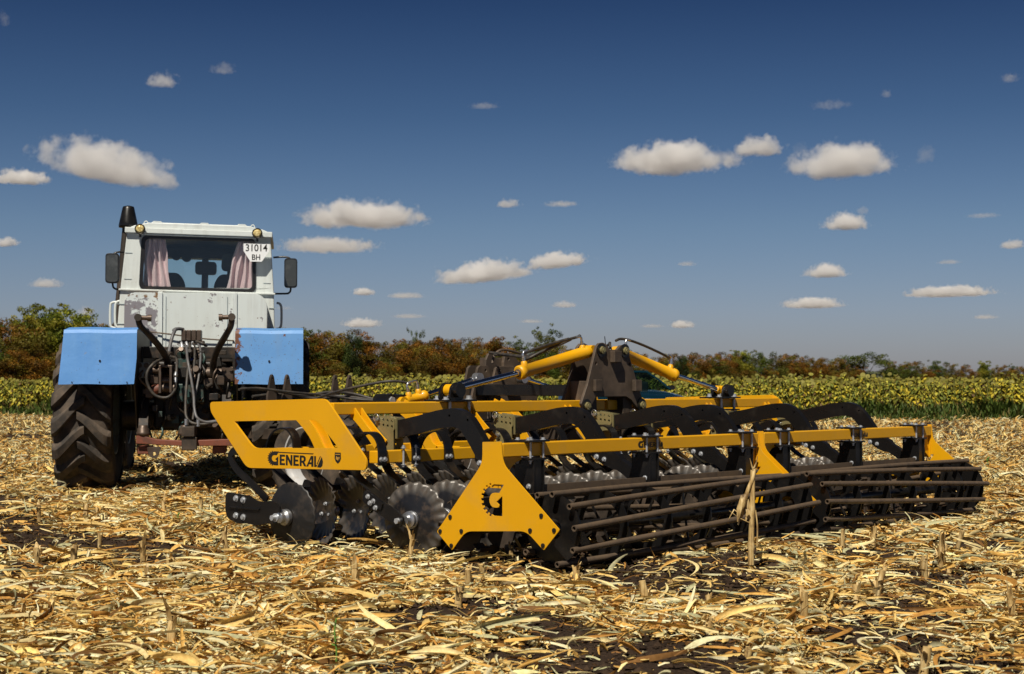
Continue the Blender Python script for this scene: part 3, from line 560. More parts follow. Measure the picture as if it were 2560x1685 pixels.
def tractor():
    T = thing('tractor', 'old tractor with white cab and blue rear fenders parked ahead of the yellow harrow', 'tractor', (-3.25, 15.6, 0), rad(8))
    # wheels
    wb = 2.86
    for k, (x, y) in enumerate(((-.935, 0), (.935, 0), (-1.10, wb), (.80, wb))):
        if k == 0: ty = tractor_tyre().obj('wheel', 'rubber', T, .004); me = ty.data; t = ty
        else:
            t = ty.copy(); COL.objects.link(t); t.parent = T
        t.location = (x, y, .745); t.rotation_euler = (rad(4 + 7 * k), 0, 0 if x < 0 else 0)
        s = 1 if x < 0 else -1
        M().lathe([(.37, -.24), (.385, -.25), (.37, -.23), (.34, -.2), (.33, 0), (.34, .2), (.37, .23), (.385, .25), (.37, .24)], 40, 'x').lathe([(.33, .05 * s), (.2, .08 * s), (.12, .08 * s), (.12, .16 * s), (0, .16 * s)], 40, 'x').obj('rim', 'grey_paint', t)
    # fenders: rear flap plus arched cover over the tyre
    for s, x0, x1, mt in ((-1, -1.075, -.405, 'blue'), (1, .505, 1.145, 'blue_rust')):
        m = M(); lean = .05
        pr = [(-.93, 1.055), (-.905, 1.30), (-.89, 1.46), (-.882, 1.535), (-.862, 1.565), (-.5, 1.60), (.3, 1.62), (.62, 1.56), (.74, 1.40)]
        out = ribbon(pr, .006); nx = 7
        xs = [x0 + (x1 - x0) * i / (nx - 1) for i in range(nx)]
        v = []; f = []
        for i, x in enumerate(xs):
            for j, (a, b) in enumerate(out):
                k = 1 if b < 1.3 else 0; dx = -.02 * k if i == 0 and s < 0 else 0
                v.append((x + dx - (.02 if (s < 0 and b < 1.1) else 0), a + .002 * math.sin(x * 9 + b * 5), b + .003 * math.sin(x * 13)))
        q = len(out)
        for i in range(nx - 1):
            for j in range(q): f.append((i * q + j, i * q + (j + 1) % q, (i + 1) * q + (j + 1) % q, (i + 1) * q + j))
        f.append(tuple(range(q))); f.append(tuple((nx - 1) * q + j for j in range(q))[::-1]); m.add(v, f)
        fe = m.obj('fender', mt, T); mid = (x0 + x1) / 2
        fe['label'] = 'blue fender over the tractor\'s left rear wheel' if s < 0 else 'blue fender with a rust-eaten inner edge over the right rear wheel'
        for (x, z, r) in ((mid, 1.275, .012), (mid - .25, 1.075, .007), (mid, 1.075, .007), (mid + .25, 1.075, .007)): M().tube([(x, -.93 + (z - 1.055) * .1 - .012, z), (x, -.93 + (z - 1.055) * .1 - .004, z)], r * .8, 12).obj('rivet_hole', 'decal', fe)
        xi = x1 - .02 if s < 0 else x0 + .02; M().prism([(-.90, 1.06), (-.86, 1.54), (-.5, 1.59), (.6, 1.56), (.72, 1.2), (.6, .42), (-.45, .36), (-.6, .45), (-.7, .75)], [], xi - .006, xi + .006, YZ).obj('shade_sheet', 'grease', fe)  # added sheet, painted dark to stand in for the black shade inside the wheel
    # cab, rolled a little on the articulated front half
    cab = M(); P = Vector((0, 1.75, 2.3)); RM = Matrix.Translation(P) @ Matrix.Rotation(rad(1.25), 4, 'Y') @ Matrix.Translation(-P)
    wn = round_poly([(-.615, 2.115), (.615, 2.115), (.60, 2.675), (-.60, 2.675)], .07, 6)
    cab.prism([(-.875, 1.35), (.875, 1.35), (.84, 2.085), (.785, 2.74), (-.785, 2.74), (-.84, 2.085)], [wn], 1.75, 1.79, XZ)
    cab.prism([(-.72, 1.35), (.72, 1.35), (.72, 2.085), (.68, 2.74), (-.68, 2.74), (-.72, 2.085)], [[(-.64, 2.06), (-.03, 2.06), (-.03, 2.585), (-.62, 2.585)], [(.03, 2.06), (.64, 2.06), (.62, 2.585), (.03, 2.585)]], 3.17, 3.20, XZ)
    for s in (-1, 1):
        fn = lambda a, b, t, s=s: (s * ((.875 if b < 1.5 else .84 + (.035 * (2.085 - b) / .735 if b < 2.085 else -.055 * (b - 2.085) / .655)) - .115 * (a - 1.79) / 1.38 - t), a, b)
        cab.prism([(1.79, 1.35), (3.17, 1.35), (3.17, 2.085), (3.17, 2.74), (1.79, 2.74), (1.79, 2.085)], [[(1.95, 2.15), (3.05, 2.15), (3.0, 2.66), (2.0, 2.66)]], 0, .03, fn)
    cab.box(-.72, .72, 1.79, 3.17, 1.36, 1.40)
    c = cab.obj('cab', 'white', T, .012); c.matrix_local = RM
    m = M(); m.box(-.805, .805, 1.70, 3.26, 2.715, 2.775); m.prism([(-.76, 2.775), (.76, 2.775), (.70, 2.80), (.55, 2.835), (-.55, 2.835), (-.70, 2.80)], [], 1.73, 3.22, XZ)
    for (a, b) in ((-.50, -.42), (.02, .09), (.43, .50)): m.prism([(a - .03, 2.83), (b + .03, 2.83), (b, 2.855), (a, 2.855)], [], 1.735, 3.2, XZ)
    m.box(-.47, .47, 1.75, 3.15, 2.83, 2.842); ro = m.obj('roof', 'white', c, .022)
    m = M()
    for x in (-.585, .585): m.tube([(x + .022 * math.cos(a), 1.78, 2.825 + .03 * math.sin(a)) for a in np.linspace(-.3, PI + .3, 10)], .006, 8)
    m.obj('lifting_eye', 'white', ro)
    m = M(); m.box(-.70, .70, 1.715, 1.75, 2.695, 2.71); m.obj('gutter', 'white', c, .004)
    m = M(); m.box(-.855, .855, 1.72, 1.752, 2.075, 2.094); m.obj('waist_rail', 'white', c, .004)
    m = M()
    for z in (2.20, 2.49):
        for s in (-1, 1): m.box(*sorted((s * .72, s * .80)), 1.745, 1.7495, z, z + .006)
    for s in (-1, 1):
        m.box(*sorted((s * .79, s * .865)), 1.742, 1.7495, 1.92, 1.928); m.box(*sorted((s * .79, s * .865)), 1.742, 1.7495, 1.70, 1.708)
    m.obj('seam', 'grey_paint', c)
    M().prism(round_poly([(-.64, 2.09), (.64, 2.09), (.625, 2.70), (-.625, 2.70)], .08, 6), [round_poly([(-.60, 2.13), (.60, 2.13), (.585, 2.66), (-.585, 2.66)], .06, 6)], 1.735, 1.76, XZ).obj('window_gasket', 'plastic', c, .006)
    M().box(-.61, .61, 1.7625, 1.7665, 2.12, 2.67).obj('rear_window', 'glass', c)
    M().box(-.64, .64, 3.183, 3.187, 2.05, 2.59).obj('windscreen', 'screen_glass', c)
    for s in (-1, 1): M().box(*sorted((s * .755, s * .76)), 1.9, 3.08, 2.1, 2.66).obj('side_window', 'glass', c)
    M().box(-.64, .64, 2.9, 3.16, 2.55, 2.72).box(-.64, .64, 1.95, 3.1, 2.68, 2.715).obj('headliner', 'plastic', c)
    def curtain(xt0, xt1, xb0, xb1, folds, ph):
        m = M(); v = []; f = []; nx, nz = 60, 18
        for j in range(nz):
            t = j / (nz - 1); z = 2.115 + .565 * t
            for i in range(nx):
                s = i / (nx - 1); x = (xb0 + (xb1 - xb0) * s) * (1 - t) + (xt0 + (xt1 - xt0) * s) * t
                y = 1.86 + .028 * math.sin(s * folds * 2 * PI + ph + .8 * math.sin(t * 3)) + .012 * math.sin(s * folds * 5.1 + t * 6 + ph); v.append((x + .008 * math.sin(t * 7 + s * 9), y, z))
        for j in range(nz - 1):
            for i in range(nx - 1): a = j * nx + i; f.append((a, a + 1, a + nx + 1, a + nx))
        m.add(v, f, True); o = m.obj('curtain', 'curtain', c); md = o.modifiers.new('cloth', 'SOLIDIFY'); md.thickness = .004; return o
    curtain(-.60, -.38, -.60, -.30, 3.6, .4); curtain(.42, .62, .30, .63, 4.0, 1.9)
    for x, hd in ((-.37, 0), (.33, 1)):
        m = M(); m.prism(round_poly([(x - .20, 1.85), (x + .20, 1.85), (x + .185, 2.22), (x + .12, 2.33), (x - .12, 2.33), (x - .185, 2.22)], .07, 5), [], 2.35, 2.47, XZ); m.box(x - .21, x + .21, 2.42, 2.9, 1.8, 1.92)
        if hd: m.prism(round_poly([(x - .11, 2.37), (x + .11, 2.37), (x + .10, 2.57), (x - .10, 2.57)], .06, 5), [], 2.36, 2.45, XZ); m.box(x - .04, x + .04, 2.39, 2.41, 2.3, 2.4)
        m.obj('seat', 'seat', c, .02)
    M().prism(round_poly([(-.11, 2.36), (.14, 2.36), (.14, 2.515), (-.11, 2.515)], .045, 5), [], 2.95, 3.02, XZ).box(-.035, .04, 3.02, 3.1, 1.6, 2.7).obj('dash_screen', 'plastic', c, .008)
    M().prism(circ(-.33, 2.57, .055, 18), [], 2.9, 2.93, XZ).prism(circ(-.21, 2.56, .06, 18), [], 2.9, 2.93, XZ).tube([(-.13, 2.9, 2.57), (-.05, 2.9, 2.565), (.0, 2.9, 2.58)], .006, 6).obj('sun_visor', 'plastic', c)
    # fuel tank on the cab's back wall
    m = M(); m.prism(round_poly([(-.745, 1.45), (.765, 1.45), (.77, 2.04), (-.74, 2.04)], [.10, .12, .17, .13], 7), [], 1.20, 1.72, XZ)
    tk = m.obj('fuel_tank', 'tank', T, .045, (0, 0, 0)); tk['label'] = 'white tank with paint flaked to grey metal on its left side'
    for x in (-.365, .425): M().box(x - .024, x + .024, 1.182, 1.199, 1.44, 2.04).box(x - .024, x + .024, 1.2, 1.6, 2.041, 2.052).obj('tank_strap', 'white', tk, .003)
    for x in (-.305, .345): M().box(x - .003, x + .003, 1.193, 1.199, 1.47, 2.0).obj('seam', 'grey_paint', tk)
    M().tube(smooth_path([(-.50, 1.17, 1.62), (-.2, 1.15, 1.585), (.1, 1.16, 1.545), (.42, 1.17, 1.525)], 5), .008, 6).obj('rope', 'rust_tube', T)
    # intake stack, mirrors, rails
    m = M(); m.tube([(-.955, 2.6, 1.5), (-.95, 2.6, 2.0), (-.875, 2.6, 2.88)], .042, 14); e = m.obj('intake_pipe', 'dusty', T)
    M().lathe([(.0, 2.87), (.108, 2.875), (.110, 2.90), (.104, 2.93), (.068, 3.10), (.06, 3.118), (.01, 3.13), (0, 3.13)], 24, 'z', (-.85, 2.6, 0)).obj('intake_cap', 'black', e)
    for s in (-1, 1):
        x = -.99 if s < 0 else 1.02; zc = 2.375 if s < 0 else 2.34
        fr = M().prism(round_poly([(x - .075, zc - .17), (x + .075, zc - .17), (x + .075, zc + .17), (x - .075, zc + .17)], .04, 6), [], 2.25, 2.31, XZ).obj('mirror', 'plastic', T, .012)
        M().prism(round_poly([(x - .063, zc - .155), (x + .063, zc - .155), (x + .063, zc + .155), (x - .063, zc + .155)], .035, 6), [], 2.244, 2.2495, XZ).obj('mirror_glass', 'mirror', fr)
        xi = s * .82
        M().tube(smooth_path([(xi, 2.35, zc + .185), (x - s * .06, 2.33, zc + .19), (x, 2.32, zc + .15), (x, 2.32, zc), (x, 2.32, zc - .18), (x - s * .02, 2.33, zc - .225), (x - s * .06, 2.33, zc - .235), (xi, 2.35, zc - .235)], 5), .011, 8).obj('mirror_arm', 'plastic', fr)
    for (xa, xb, y) in ((-.88, -1.0, 2.2), (-.88, -.93, 2.05), (.86, .915, 2.2)):
        M().tube(smooth_path([(xa, y, 1.99), (xb + .02 * (1 if xa < 0 else -1), y, 1.98), (xb, y, 1.93), (xb, y, 1.75), (xb + .02 * (1 if xa < 0 else -1), y, 1.70), (xa, y, 1.69)], 5), .014, 10).obj('hand_rail', 'white', T)
    for x, z in ((-.625, 2.765), (.65, 2.735)):
        q = M().lathe([(0, 1.70), (.035, 1.70), (.056, 1.67), (.058, 1.63), (.051, 1.628), (.051, 1.636), (0, 1.636)], 24, 'y', (x, 0, z)).box(x - .012, x + .012, 1.66, 1.68, z - .09, z - .045).obj('work_lamp', 'plastic', T)
        M().lathe([(0, 1.628), (.025, 1.629), (.050, 1.634), (0, 1.6345)], 24, 'y', (x, 0, z)).obj('lens', 'lens', q)
    nb = M().prism([(.50, 2.62), (.785, 2.615), (.782, 2.535), (.70, 2.42), (.575, 2.42), (.50, 2.54)], [], 1.645, 1.65, XZ).obj('number_board', 'sign_white', T)
    text_mesh('31014', .098, 'decal', 'lettering', nb, (.641, 1.6442, 2.569), bold=.012, sxy=(1.0, 1.12)); text_mesh('BH', .078, 'decal', 'lettering', nb, (.638, 1.6442, 2.465), bold=.012, sxy=(1, 1.12))
    M().box(.62, .66, 1.65, 1.74, 2.5, 2.56).obj('board_bracket', 'plastic', nb)
    # rear machinery
    m = M(); m.box(-.30, .34, -.25, 2.7, .62, 1.28); m.tube([(-.62, 0, .745), (.62, 0, .745)], .15, 20); m.box(-.20, .26, -.36, -.25, .70, 1.15); m.obj('gearbox_housing', 'grease', T, .02)
    m = M(); m.box(-.46, -.40, -.3, 2.8, .9, 1.42); m.box(.46, .52, -.3, 2.8, .9, 1.42); m.box(-.44, .48, -.24, -.16, 1.31, 1.425); m.box(-.46, .5, 1.2, 2.6, 1.30, 1.44); m.obj('rear_frame', 'grease', T, .006)
    m = M(); m.tube([(-.62, wb, .745), (.62, wb, .745)], .14, 18); m.box(-.28, .28, 2.3, 3.6, .75, 1.3); m.box(-.5, .5, 3.2, 5.2, 1.1, 1.9); m.obj('front_frame', 'grease', T, .02)
    sh = M().tube([(-.42, -.42, 1.18), (.46, -.42, 1.16)], .040, 16).tube([(.0, -.42, 1.175), (.1, -.42, 1.17)], .06, 16).tube([(.22, -.42, 1.166), (.36, -.42, 1.163)], .058, 16).obj('rockshaft', 'worn_steel', T)
    for (x, z) in ((-.385, 1.19), (.42, 1.15)):
        b = M().box(x - .055, x + .055, -.50, -.40, z - .075, z + .075).obj('shaft_block', 'grey_paint' if x < 0 else 'worn_steel', T, .008)
        M.bolts([((x + dx, -.50, z + dz), (0, -1, 0), .017, .014) for dx in (-.033, .033) for dz in (-.048, .048)], 'bolt', 'worn_steel', b)
    for s, pts in ((-1, [(-.15, -.45, 1.20), (-.155, -.55, 1.29), (-.20, -.74, 1.40), (-.285, -1.0, 1.52), (-.35, -1.16, 1.595), (-.365, -1.2, 1.68)]), (1, [(.285, -.45, 1.14), (.285, -.53, 1.26), (.33, -.72, 1.38), (.425, -1.0, 1.52), (.475, -1.16, 1.60), (.485, -1.2, 1.69)])):
        a = M().tube(smooth_path(pts, 5), [.034] * 6 + [.031] * 10 + [.029] * 10, 14); e = pts[-1]; a.tube([(e[0], e[1] - .035, e[2] - .01), (e[0], e[1] + .035, e[2] - .01)], .034, 16); a = a.obj('lift_arm', 'dusty', T)
        M().tube([(e[0], e[1], e[2] - .01), (e[0] - s * .11, e[1], e[2] - .015)], .022, 12).tube([(e[0] - s * .085, e[1], e[2] - .014), (e[0] - s * .12, e[1], e[2] - .015)], .032, 12).obj('arm_pin', 'worn_steel', a)
    m = M()
    for x in (-.205, -.105): m.box(x - .012, x + .012, -.72, -.40, .97, 1.235)
    m.box(-.217, -.093, -.70, -.42, 1.215, 1.238); m.tube([(-.24, -.66, 1.02), (-.06, -.66, 1.02)], .042, 14); m.tube([(-.19, -.63, 1.09), (-.12, -.63, 1.09)], .045, 14); m.tube([(-.28, -.6, 1.19), (-.20, -.6, 1.19)], .032, 12)
    m.obj('top_link_bracket', 'worn_steel', T, .004)
    M().tube([(-.27, -.67, 1.0), (-.21, -.67, 1.02)], .045, 10).obj('rusty_nut', 'red_oxide', T)
    vb = M()
    for k in range(4): vb.box(-.05 + k * .05, -.007 + k * .05, -.12, .1, 1.49, 1.595)
    vb.box(-.07, .17, -.10, .1, 1.455, 1.49); vb = vb.obj('valve_block', 'worn_steel', T, .004)
    q = M()
    for x in (-.05, .0, .06, .12): q.tube([(x, -.12, 1.47), (x + .01, -.16, 1.44), (x + .012, -.17, 1.40)], .014, 8)
    q.obj('valve_port', 'bolt', vb)
    for x in (-.052, .04, .125): M().lathe([(.0, -.30), (.022, -.30), (.03, -.305), (.040, -.305), (.043, -.29), (.043, -.24), (0, -.24)], 20, 'y', (x, 0, 1.365)).tube([(x - .02, -.303, 1.37), (x + .02, -.303, 1.37)], .006, 6).obj('coupler_socket', 'worn_steel', T)
    M().tube([(.05, -.5, 1.29), (.07, -.5, 1.295), (.10, -.5, 1.30)], .013, 8).obj('coupler_cap', 'darkblue', T)
    def hose(pts, r=.013, mt='hose'): M().tube(smooth_path(pts, 7), r, 9).obj('hydraulic_hose', mt, T)
    hose([(-.17, -.5, 1.31), (-.25, -.75, 1.26), (-.315, -.8, 1.17), (-.31, -.8, 1.05), (-.24, -.8, .95), (-.13, -.8, .93), (-.06, -.8, 1.0), (-.052, -.78, 1.10), (-.05, -.7, 1.22), (-.06, -.6, 1.30), (-.12, -.5, 1.32)], .0145)
    M().tube([(-.054, -.79, 1.07), (-.052, -.76, 1.17)], .017, 8).tube([(-.054, -.79, 1.13), (-.053, -.775, 1.15)], .021, 6).obj('hose_fitting', 'zinc', T)
    hose([(-.01, -.2, 1.44), (.02, -.4, 1.42), (.05, -.7, 1.30), (.09, -.8, 1.12), (.12, -.85, .95), (.13, -.9, .83), (.16, -.95, .74), (.24, -.95, .70), (.34, -.95, .71), (.50, -1.05, .72)], .013, 'grey_hose')
    hose([(.04, -.2, 1.46), (.055, -.5, 1.35), (.05, -.75, 1.1), (.045, -.85, .85), (.06, -.9, .74), (.12, -.95, .69), (.22, -.95, .68), (.33, -.95, .70), (.50, -1.05, .70)], .014)
    hose([(.07, -.2, 1.46), (.10, -.4, 1.40), (.105, -.6, 1.2), (.10, -.7, 1.0), (.12, -.75, .85), (.11, -.8, .72)], .012); hose([(.12, -.2, 1.45), (.155, -.4, 1.38), (.16, -.6, 1.2), (.145, -.7, 1.05), (.12, -.75, .92)], .011, 'grey_hose')
    hose([(-.12, -.2, 1.58), (-.10, -.2, 1.60), (-.13, -.22, 1.52), (-.15, -.3, 1.40), (-.16, -.4, 1.28)], .017, 'grey_hose'); hose([(-.12, -.2, 1.585), (-.08, -.15, 1.605), (-.03, -.1, 1.60)], .017, 'grey_hose')
    hose([(.1, -.15, 1.48), (.16, -.25, 1.46), (.2, -.2, 1.43)], .014); hose([(.0, -.4, 1.19), (-.02, -.45, 1.22), (-.05, -.45, 1.24), (.05, -.4, 1.28), (.15, -.35, 1.32)], .012, 'grease')
    m = M(); m.box(-.06, .20, -.55, -.3, .88, 1.06); m.tube([(.06, -.62, .96), (.06, -.5, .96)], .09, 18); m.tube([(.06, -.7, .96), (.06, -.55, .96)], .028, 10); m.obj('power_takeoff', 'greasy_green', T, .01)
    rb = random.Random(5); names = ('casting', 'lever', 'bracket'); mats = ('grease', 'worn_steel', 'dusty', 'greasy_green', 'grease', 'grease')
    for i in range(95):
        x = rb.uniform(-.40, .48); z = rb.uniform(.62, 1.40); y = rb.uniform(-.62, -.34); k = i % 3; m = M()
        if k == 0: m.tube([(x, y, z), (x + rb.uniform(-.05, .05), y - .04, z + rb.uniform(-.04, .04))], rb.uniform(.015, .035), 12)
        elif k == 1: m.tube(smooth_path([(x, y, z), (x + rb.uniform(-.05, .05), y - .05, z - .07), (x + rb.uniform(-.08, .08), y, z - .18)], 4), rb.uniform(.008, .014), 8)
        else: m.box(x - rb.uniform(.015, .05), x + rb.uniform(.015, .05), y - .02, y + .08, z - rb.uniform(.01, .06), z + rb.uniform(.01, .06))
        m.obj(names[k], mats[rb.randrange(6)], T, .003 if k == 2 else 0)
    m = M(); m.prism([(-.40, .50), (.02, .475), (.50, .475), (.50, .54), (.02, .525), (-.22, .54), (-.34, .575), (-.40, .575)], [], -.95, -.85, XZ); db = m.obj('drawbar', 'red_oxide', T, .006)
    M().prism(round_poly([(-.30, .47), (-.17, .47), (-.19, .39), (-.21, .365), (-.25, .365), (-.28, .39)], .02, 3), [circ(-.23, .405, .018, 12)], -.985, -.955, XZ).obj('drawbar_eye', 'worn_steel', db, .003)
    M().box(-.39, -.28, -.9, -.5, .40, .47).box(.3, .42, -.9, -.5, .40, .47).obj('drawbar_mount', 'red_oxide', db, .006)
    for x in (-.34, .045):
        m = M(); m.lathe([(0, .575), (.06, .575), (.065, .60), (.055, .61), (.055, .64), (.04, .655), (.04, .67), (0, .672)], 16, 'z', (x, -.9, 0)); m.obj('hitch_pin', 'worn_steel', T)
    for x in (-.35, .43): M().beam((x, -.8, .60), (x - .02, -.45, 1.0), .09, .05).obj('lower_link', 'grease', T, .004)
    m = M(); m.box(.02, .16, -1.0, -.9, .44, .56); m.box(.02, .14, -1.02, -.6, .565, .66); m.obj('hitch_clevis', 'dusty', T, .006)
    for x, y, z in ((.06, -.95, .70), (.17, -.95, .69)): M().tube([(x, y, z - .03), (x, y, z + .03)], .02, 8).obj('hose_fitting', 'chrome_dull', T)
    return T
tractor()
# ------------------------------------------------------------------ lettering
def g_glyph(cx, cy, r, sx=1, teeth=True):
    """C-shaped gear with a flat top bar and an arrow notch; centre, unit radius, mirrored by sx"""
    P = [(1.0, 1.14), (.05, 1.14)]; n = 9
    for k in range(n):
        a0 = 97 + k * 18.6; 
        if teeth:
            for a, q in ((a0, 1.05), (a0 + 3.5, 1.05), (a0 + 4.5, 1.24), (a0 + 13, 1.24), (a0 + 14, 1.05)): P.append((q * math.cos(rad(a)), q * math.sin(rad(a))))
        else: P.append((1.1 * math.cos(rad(a0)), 1.1 * math.sin(rad(a0))))
    P += [(.05, -1.12), (.86, -1.12), (.86, .34), (.27, -.12), (.56, -.34), (.52, -.48), (.34, -.53), (.1, -.53)]
    P += [(.06 + .47 * math.cos(rad(a)), .53 * math.sin(rad(a))) for a in (-112, -135, -160, 180, 160, 135, 112)]
    P += [(.1, .53), (.56, .53)]
    return [(cx + sx * x * r, cy + y * r) for x, y in P]
def word_general(m, x0, y0, h, sx, fn, t0, t1, wx=1.3):
    """GENERAL: gear G, then angular capitals, overline and a cut swoosh for the last letter; h = letter height"""
    sx *= wx
    def pl(poly, holes=()): m.prism([(x0 + sx * x * h, y0 + y * h) for x, y in poly], [[(x0 + sx * x * h, y0 + y * h) for x, y in q] for q in holes], t0, t1, fn)
    m.prism(g_glyph(x0 + sx * .62 * h, y0 + .55 * h, .53 * h, sx), [], t0, t1, fn)
    x = 1.22; W = .20; L = .9
    E_ = [(0, 0), (.55, 0), (.55, .17), (W, .17), (W, .37), (.48, .37), (.48, .53), (W, .53), (W, .73), (.55, .73), (.55, L), (0, L)]
    N_ = [(0, 0), (.18, 0), (.18, .52), (.48, 0), (.66, 0), (.66, L), (.48, L), (.48, .38), (.18, L), (0, L)]
    R_ = [(0, 0), (.19, 0), (.19, .3), (.27, .3), (.44, 0), (.66, 0), (.46, .36), (.58, .46), (.61, .6), (.58, .76), (.46, .87), (.3, L), (0, L)]
    A_ = [(0, 0), (.2, 0), (.26, .2), (.5, .2), (.5, 0), (.7, 0), (.7, L), (.46, L)]
    for g, wd in ((E_, .64), (N_, .76), (E_, .64)): pl([(x + a, b) for a, b in g]); x += wd
    pl([(x + a, b) for a, b in R_], [[(x + a, b) for a, b in ((.19, .47), (.36, .47), (.41, .6), (.36, .73), (.19, .73))]]); x += .66
    pl([(x + a, b) for a, b in A_], [[(x + a, b) for a, b in ((.33, .36), (.5, .36), (.5, .68))]]); x += .78
    pl([(x, L), (x + .17, L), (x + .17, .16), (x + .30, .16), (x + .22, 0), (x, 0)])
    pl([(x + .36, .14), (x + .74, .86), (x + .86, .45), (x + .80, .1), (x + .62, -.04), (x + .30, -.02)])
    pl([(x + .25, .24), (x + .31, .20), (x + .64, .88), (x + .58, .92)])
    pl([(1.1, 1.04), (x - .12, 1.04), (x - .06, 1.12), (1.18, 1.12)])
# ------------------------------------------------------------------ disc harrow (x along the width, y forward, z up)
def harrow():
    H = thing('disc_harrow', 'yellow and black folding disc harrow with fluted discs and cage rollers on the stubble', 'disc harrow', (.1978, 9.0, 0), rad(47.93))
    # --- roller end plates
    outl = round_poly([(.473, .71), (.473, .585), (.854, .155), (.725, .05), (.611, .172), (.124, .203), (-.008, .101), (-.128, .225), (.309, .585), (.322, .716)], [.006, .05, .012, .012, .05, .05, .012, .012, .05, .006], 4)
    boltpos = [(.738, .251), (.823, .159), (.644, .171), (.728, .078), (.008, .299), (.093, .209), (-.089, .221), (-.005, .129)]
    for k, u in enumerate((-.034, 2.70, 2.765, 5.345)):
        m = M().prism(outl, [g_glyph(.383, .37, .082, -1)], u, u + .007, YZ); e = m.obj('end_plate', 'yellow', H, .0015)
        s = -1 if k in (0, 2) else 1; f = u if s < 0 else u + .007
        for (v, w_) in boltpos:
            b = M().tube([(f, v, w_), (f + s * .006, v, w_)], .0135, 16); b.tube([(f + s * .005, v, w_), (f + s * .0075, v, w_)], .006, 8); b.obj('bolt', 'decal', e)
        g0 = u + .007 if s < 0 else u
        m = M(); P = [(0, .622), (.15, .622), (.15, .602)] + [(.02 + .13 * (1 - math.sin(rad(a))), .47 + .14 * (1 - math.cos(rad(a))) + .0) for a in (10, 25, 40, 55, 70)] + [(.0, .45)]
        P = [(0, .622), (.20, .622), (.20, .603), (.15, .588), (.11, .56), (.08, .525), (.062, .48), (0, .44)]
        m.prism([(g0 - s * a, b) for a, b in P], [], .345, .357, XZ); m.box(min(g0, g0 - s * .008), max(g0, g0 - s * .008), .33, .47, .44, .70)
        m.obj('gusset', 'yellow', e, .0015)
    # --- roller beams, clamps, legs, arms
    beams = {}
    for (a, b) in ((-.02, 2.70), (2.779, 5.343)):
        o = M().box(a, b, .32, .40, .622, .704).obj('roller_beam', 'yellow', H, .006)
        x = 1.285 if a < 1 else 4.0
        m = M(); word_general(m, x, .641, .037, 1, XZ, .3188, .3202); m.obj('lettering', 'decal', o)
    ARM = smooth_path([(1.93, .672), (1.78, .705), (1.60, .745), (1.442, .77), (1.285, .797), (1.12, .83), (1.0, .842), (.93, .832), (.87, .795), (.79, .70), (.70, .585), (.60, .535), (.50, .48), (.40, .40)], 3)
    th = [.105 + .012 * math.sin(PI * i / (len(ARM) - 1)) - (.03 if i > 33 else 0) - (.02 if i < 6 else 0) for i in range(len(ARM))]
    arm_out = ribbon([(p.x, p.y) for p in ARM], th)
    CL = (.27, 1.42, 2.54, 3.03, 4.08, 5.11)
    for u in CL:
        c = M().box(u - .10, u + .085, .28, .44, .7065, .7185); c.box(u - .085, u + .085, .285, .435, .6, .611); c = c.obj('beam_clamp', 'black', H, .001)
        for x in (u - .058, u + .058):
            for y in (.309, .411):
                b = M().tube([(x, y, .575), (x, y, .726)], .0075, 8); b.hexbolt((x, y, .7185), (0, 0, 1), .0125, .011); b.hexbolt((x, y, .600), (0, 0, -1), .0125, .010); b.obj('clamp_bolt', 'bolt', c)
        b = M().hexbolt((u - .086, .30, .7185), (0, 0, 1), .012, .012); b.obj('clamp_bolt', 'bolt', c)
        l = M().box(u - .05, u - .042, .29, .44, .40, .598); l.box(u + .042, u + .05, .29, .44, .40, .598); l.box(u - .042, u + .042, .30, .308, .40, .598); l.box(u - .042, u + .042, .42, .428, .40, .598)
        l = l.obj('roller_leg', 'black', H, .001)
        M().hexbolt((u - .05, .33, .44), (-1, 0, 0), .012, .01).obj('bolt', 'bolt', l)
        g = M().prism(arm_out, [circ(1.02, .855, .009, 8), circ(.86, .83, .009, 8)], u - .027, u + .027, YZ).obj('gooseneck_arm', 'black', H, .005)
        M.bolts([((u - .027, .755, .565), (-1, 0, 0), .013, .012), ((u - .027, .69, .55), (-1, 0, 0), .012, .01)], 'bolt', 'bolt', g)
        hol = [circ(v, w_, .0095, 10) for v in (1.645, 1.605, 1.565, 1.525) for w_ in (.825 - (1.645 - v) * .10, .79 - (1.645 - v) * .10)] + [circ(v, .66, .0095, 10) for v in (1.63, 1.58)]
        bo = round_poly([(1.68, .85), (1.50, .83), (1.50, .76), (1.512, .75), (1.512, .545), (1.66, .56), (1.66, .75), (1.68, .76)], .008, 3)
        p = M().prism(bo, hol, u - .046, u - .038, YZ); p.prism(bo, hol, u + .038, u + .046, YZ); p.box(u - .038, u + .038, 1.49, 1.499, .70, .832)
        p = p.obj('adjuster_plate', 'brass', H, .0015)
        q = M().cyl((u - .075, 1.655, .822), (u + .06, 1.655, .822), .012, 10); q.tube([(u - .066, 1.655 + .024 * math.cos(a), .835 + .024 * math.sin(a)) for a in np.linspace(0, 2 * PI, 14)], .0025, 6); q.obj('lock_pin', 'zinc', p)
        q = M().cyl((u - .07, 1.63, .695), (u + .06, 1.63, .695), .011, 10); q.tube([(u - .062, 1.63 + .02 * math.cos(a), .70 + .02 * math.sin(a)) for a in np.linspace(0, 2 * PI, 14)], .0025, 6); q.obj('lock_pin', 'zinc', p)
        for x in (u - .055, u + .055):
            b = M().tube([(x, 1.405, .52), (x, 1.405, .66)], .0075, 8); b.hexbolt((x, 1.405, .64), (0, 0, 1), .013, .012); b.hexbolt((x, 1.405, .535), (0, 0, -1), .012, .012); b.obj('clamp_bolt', 'bolt', p)
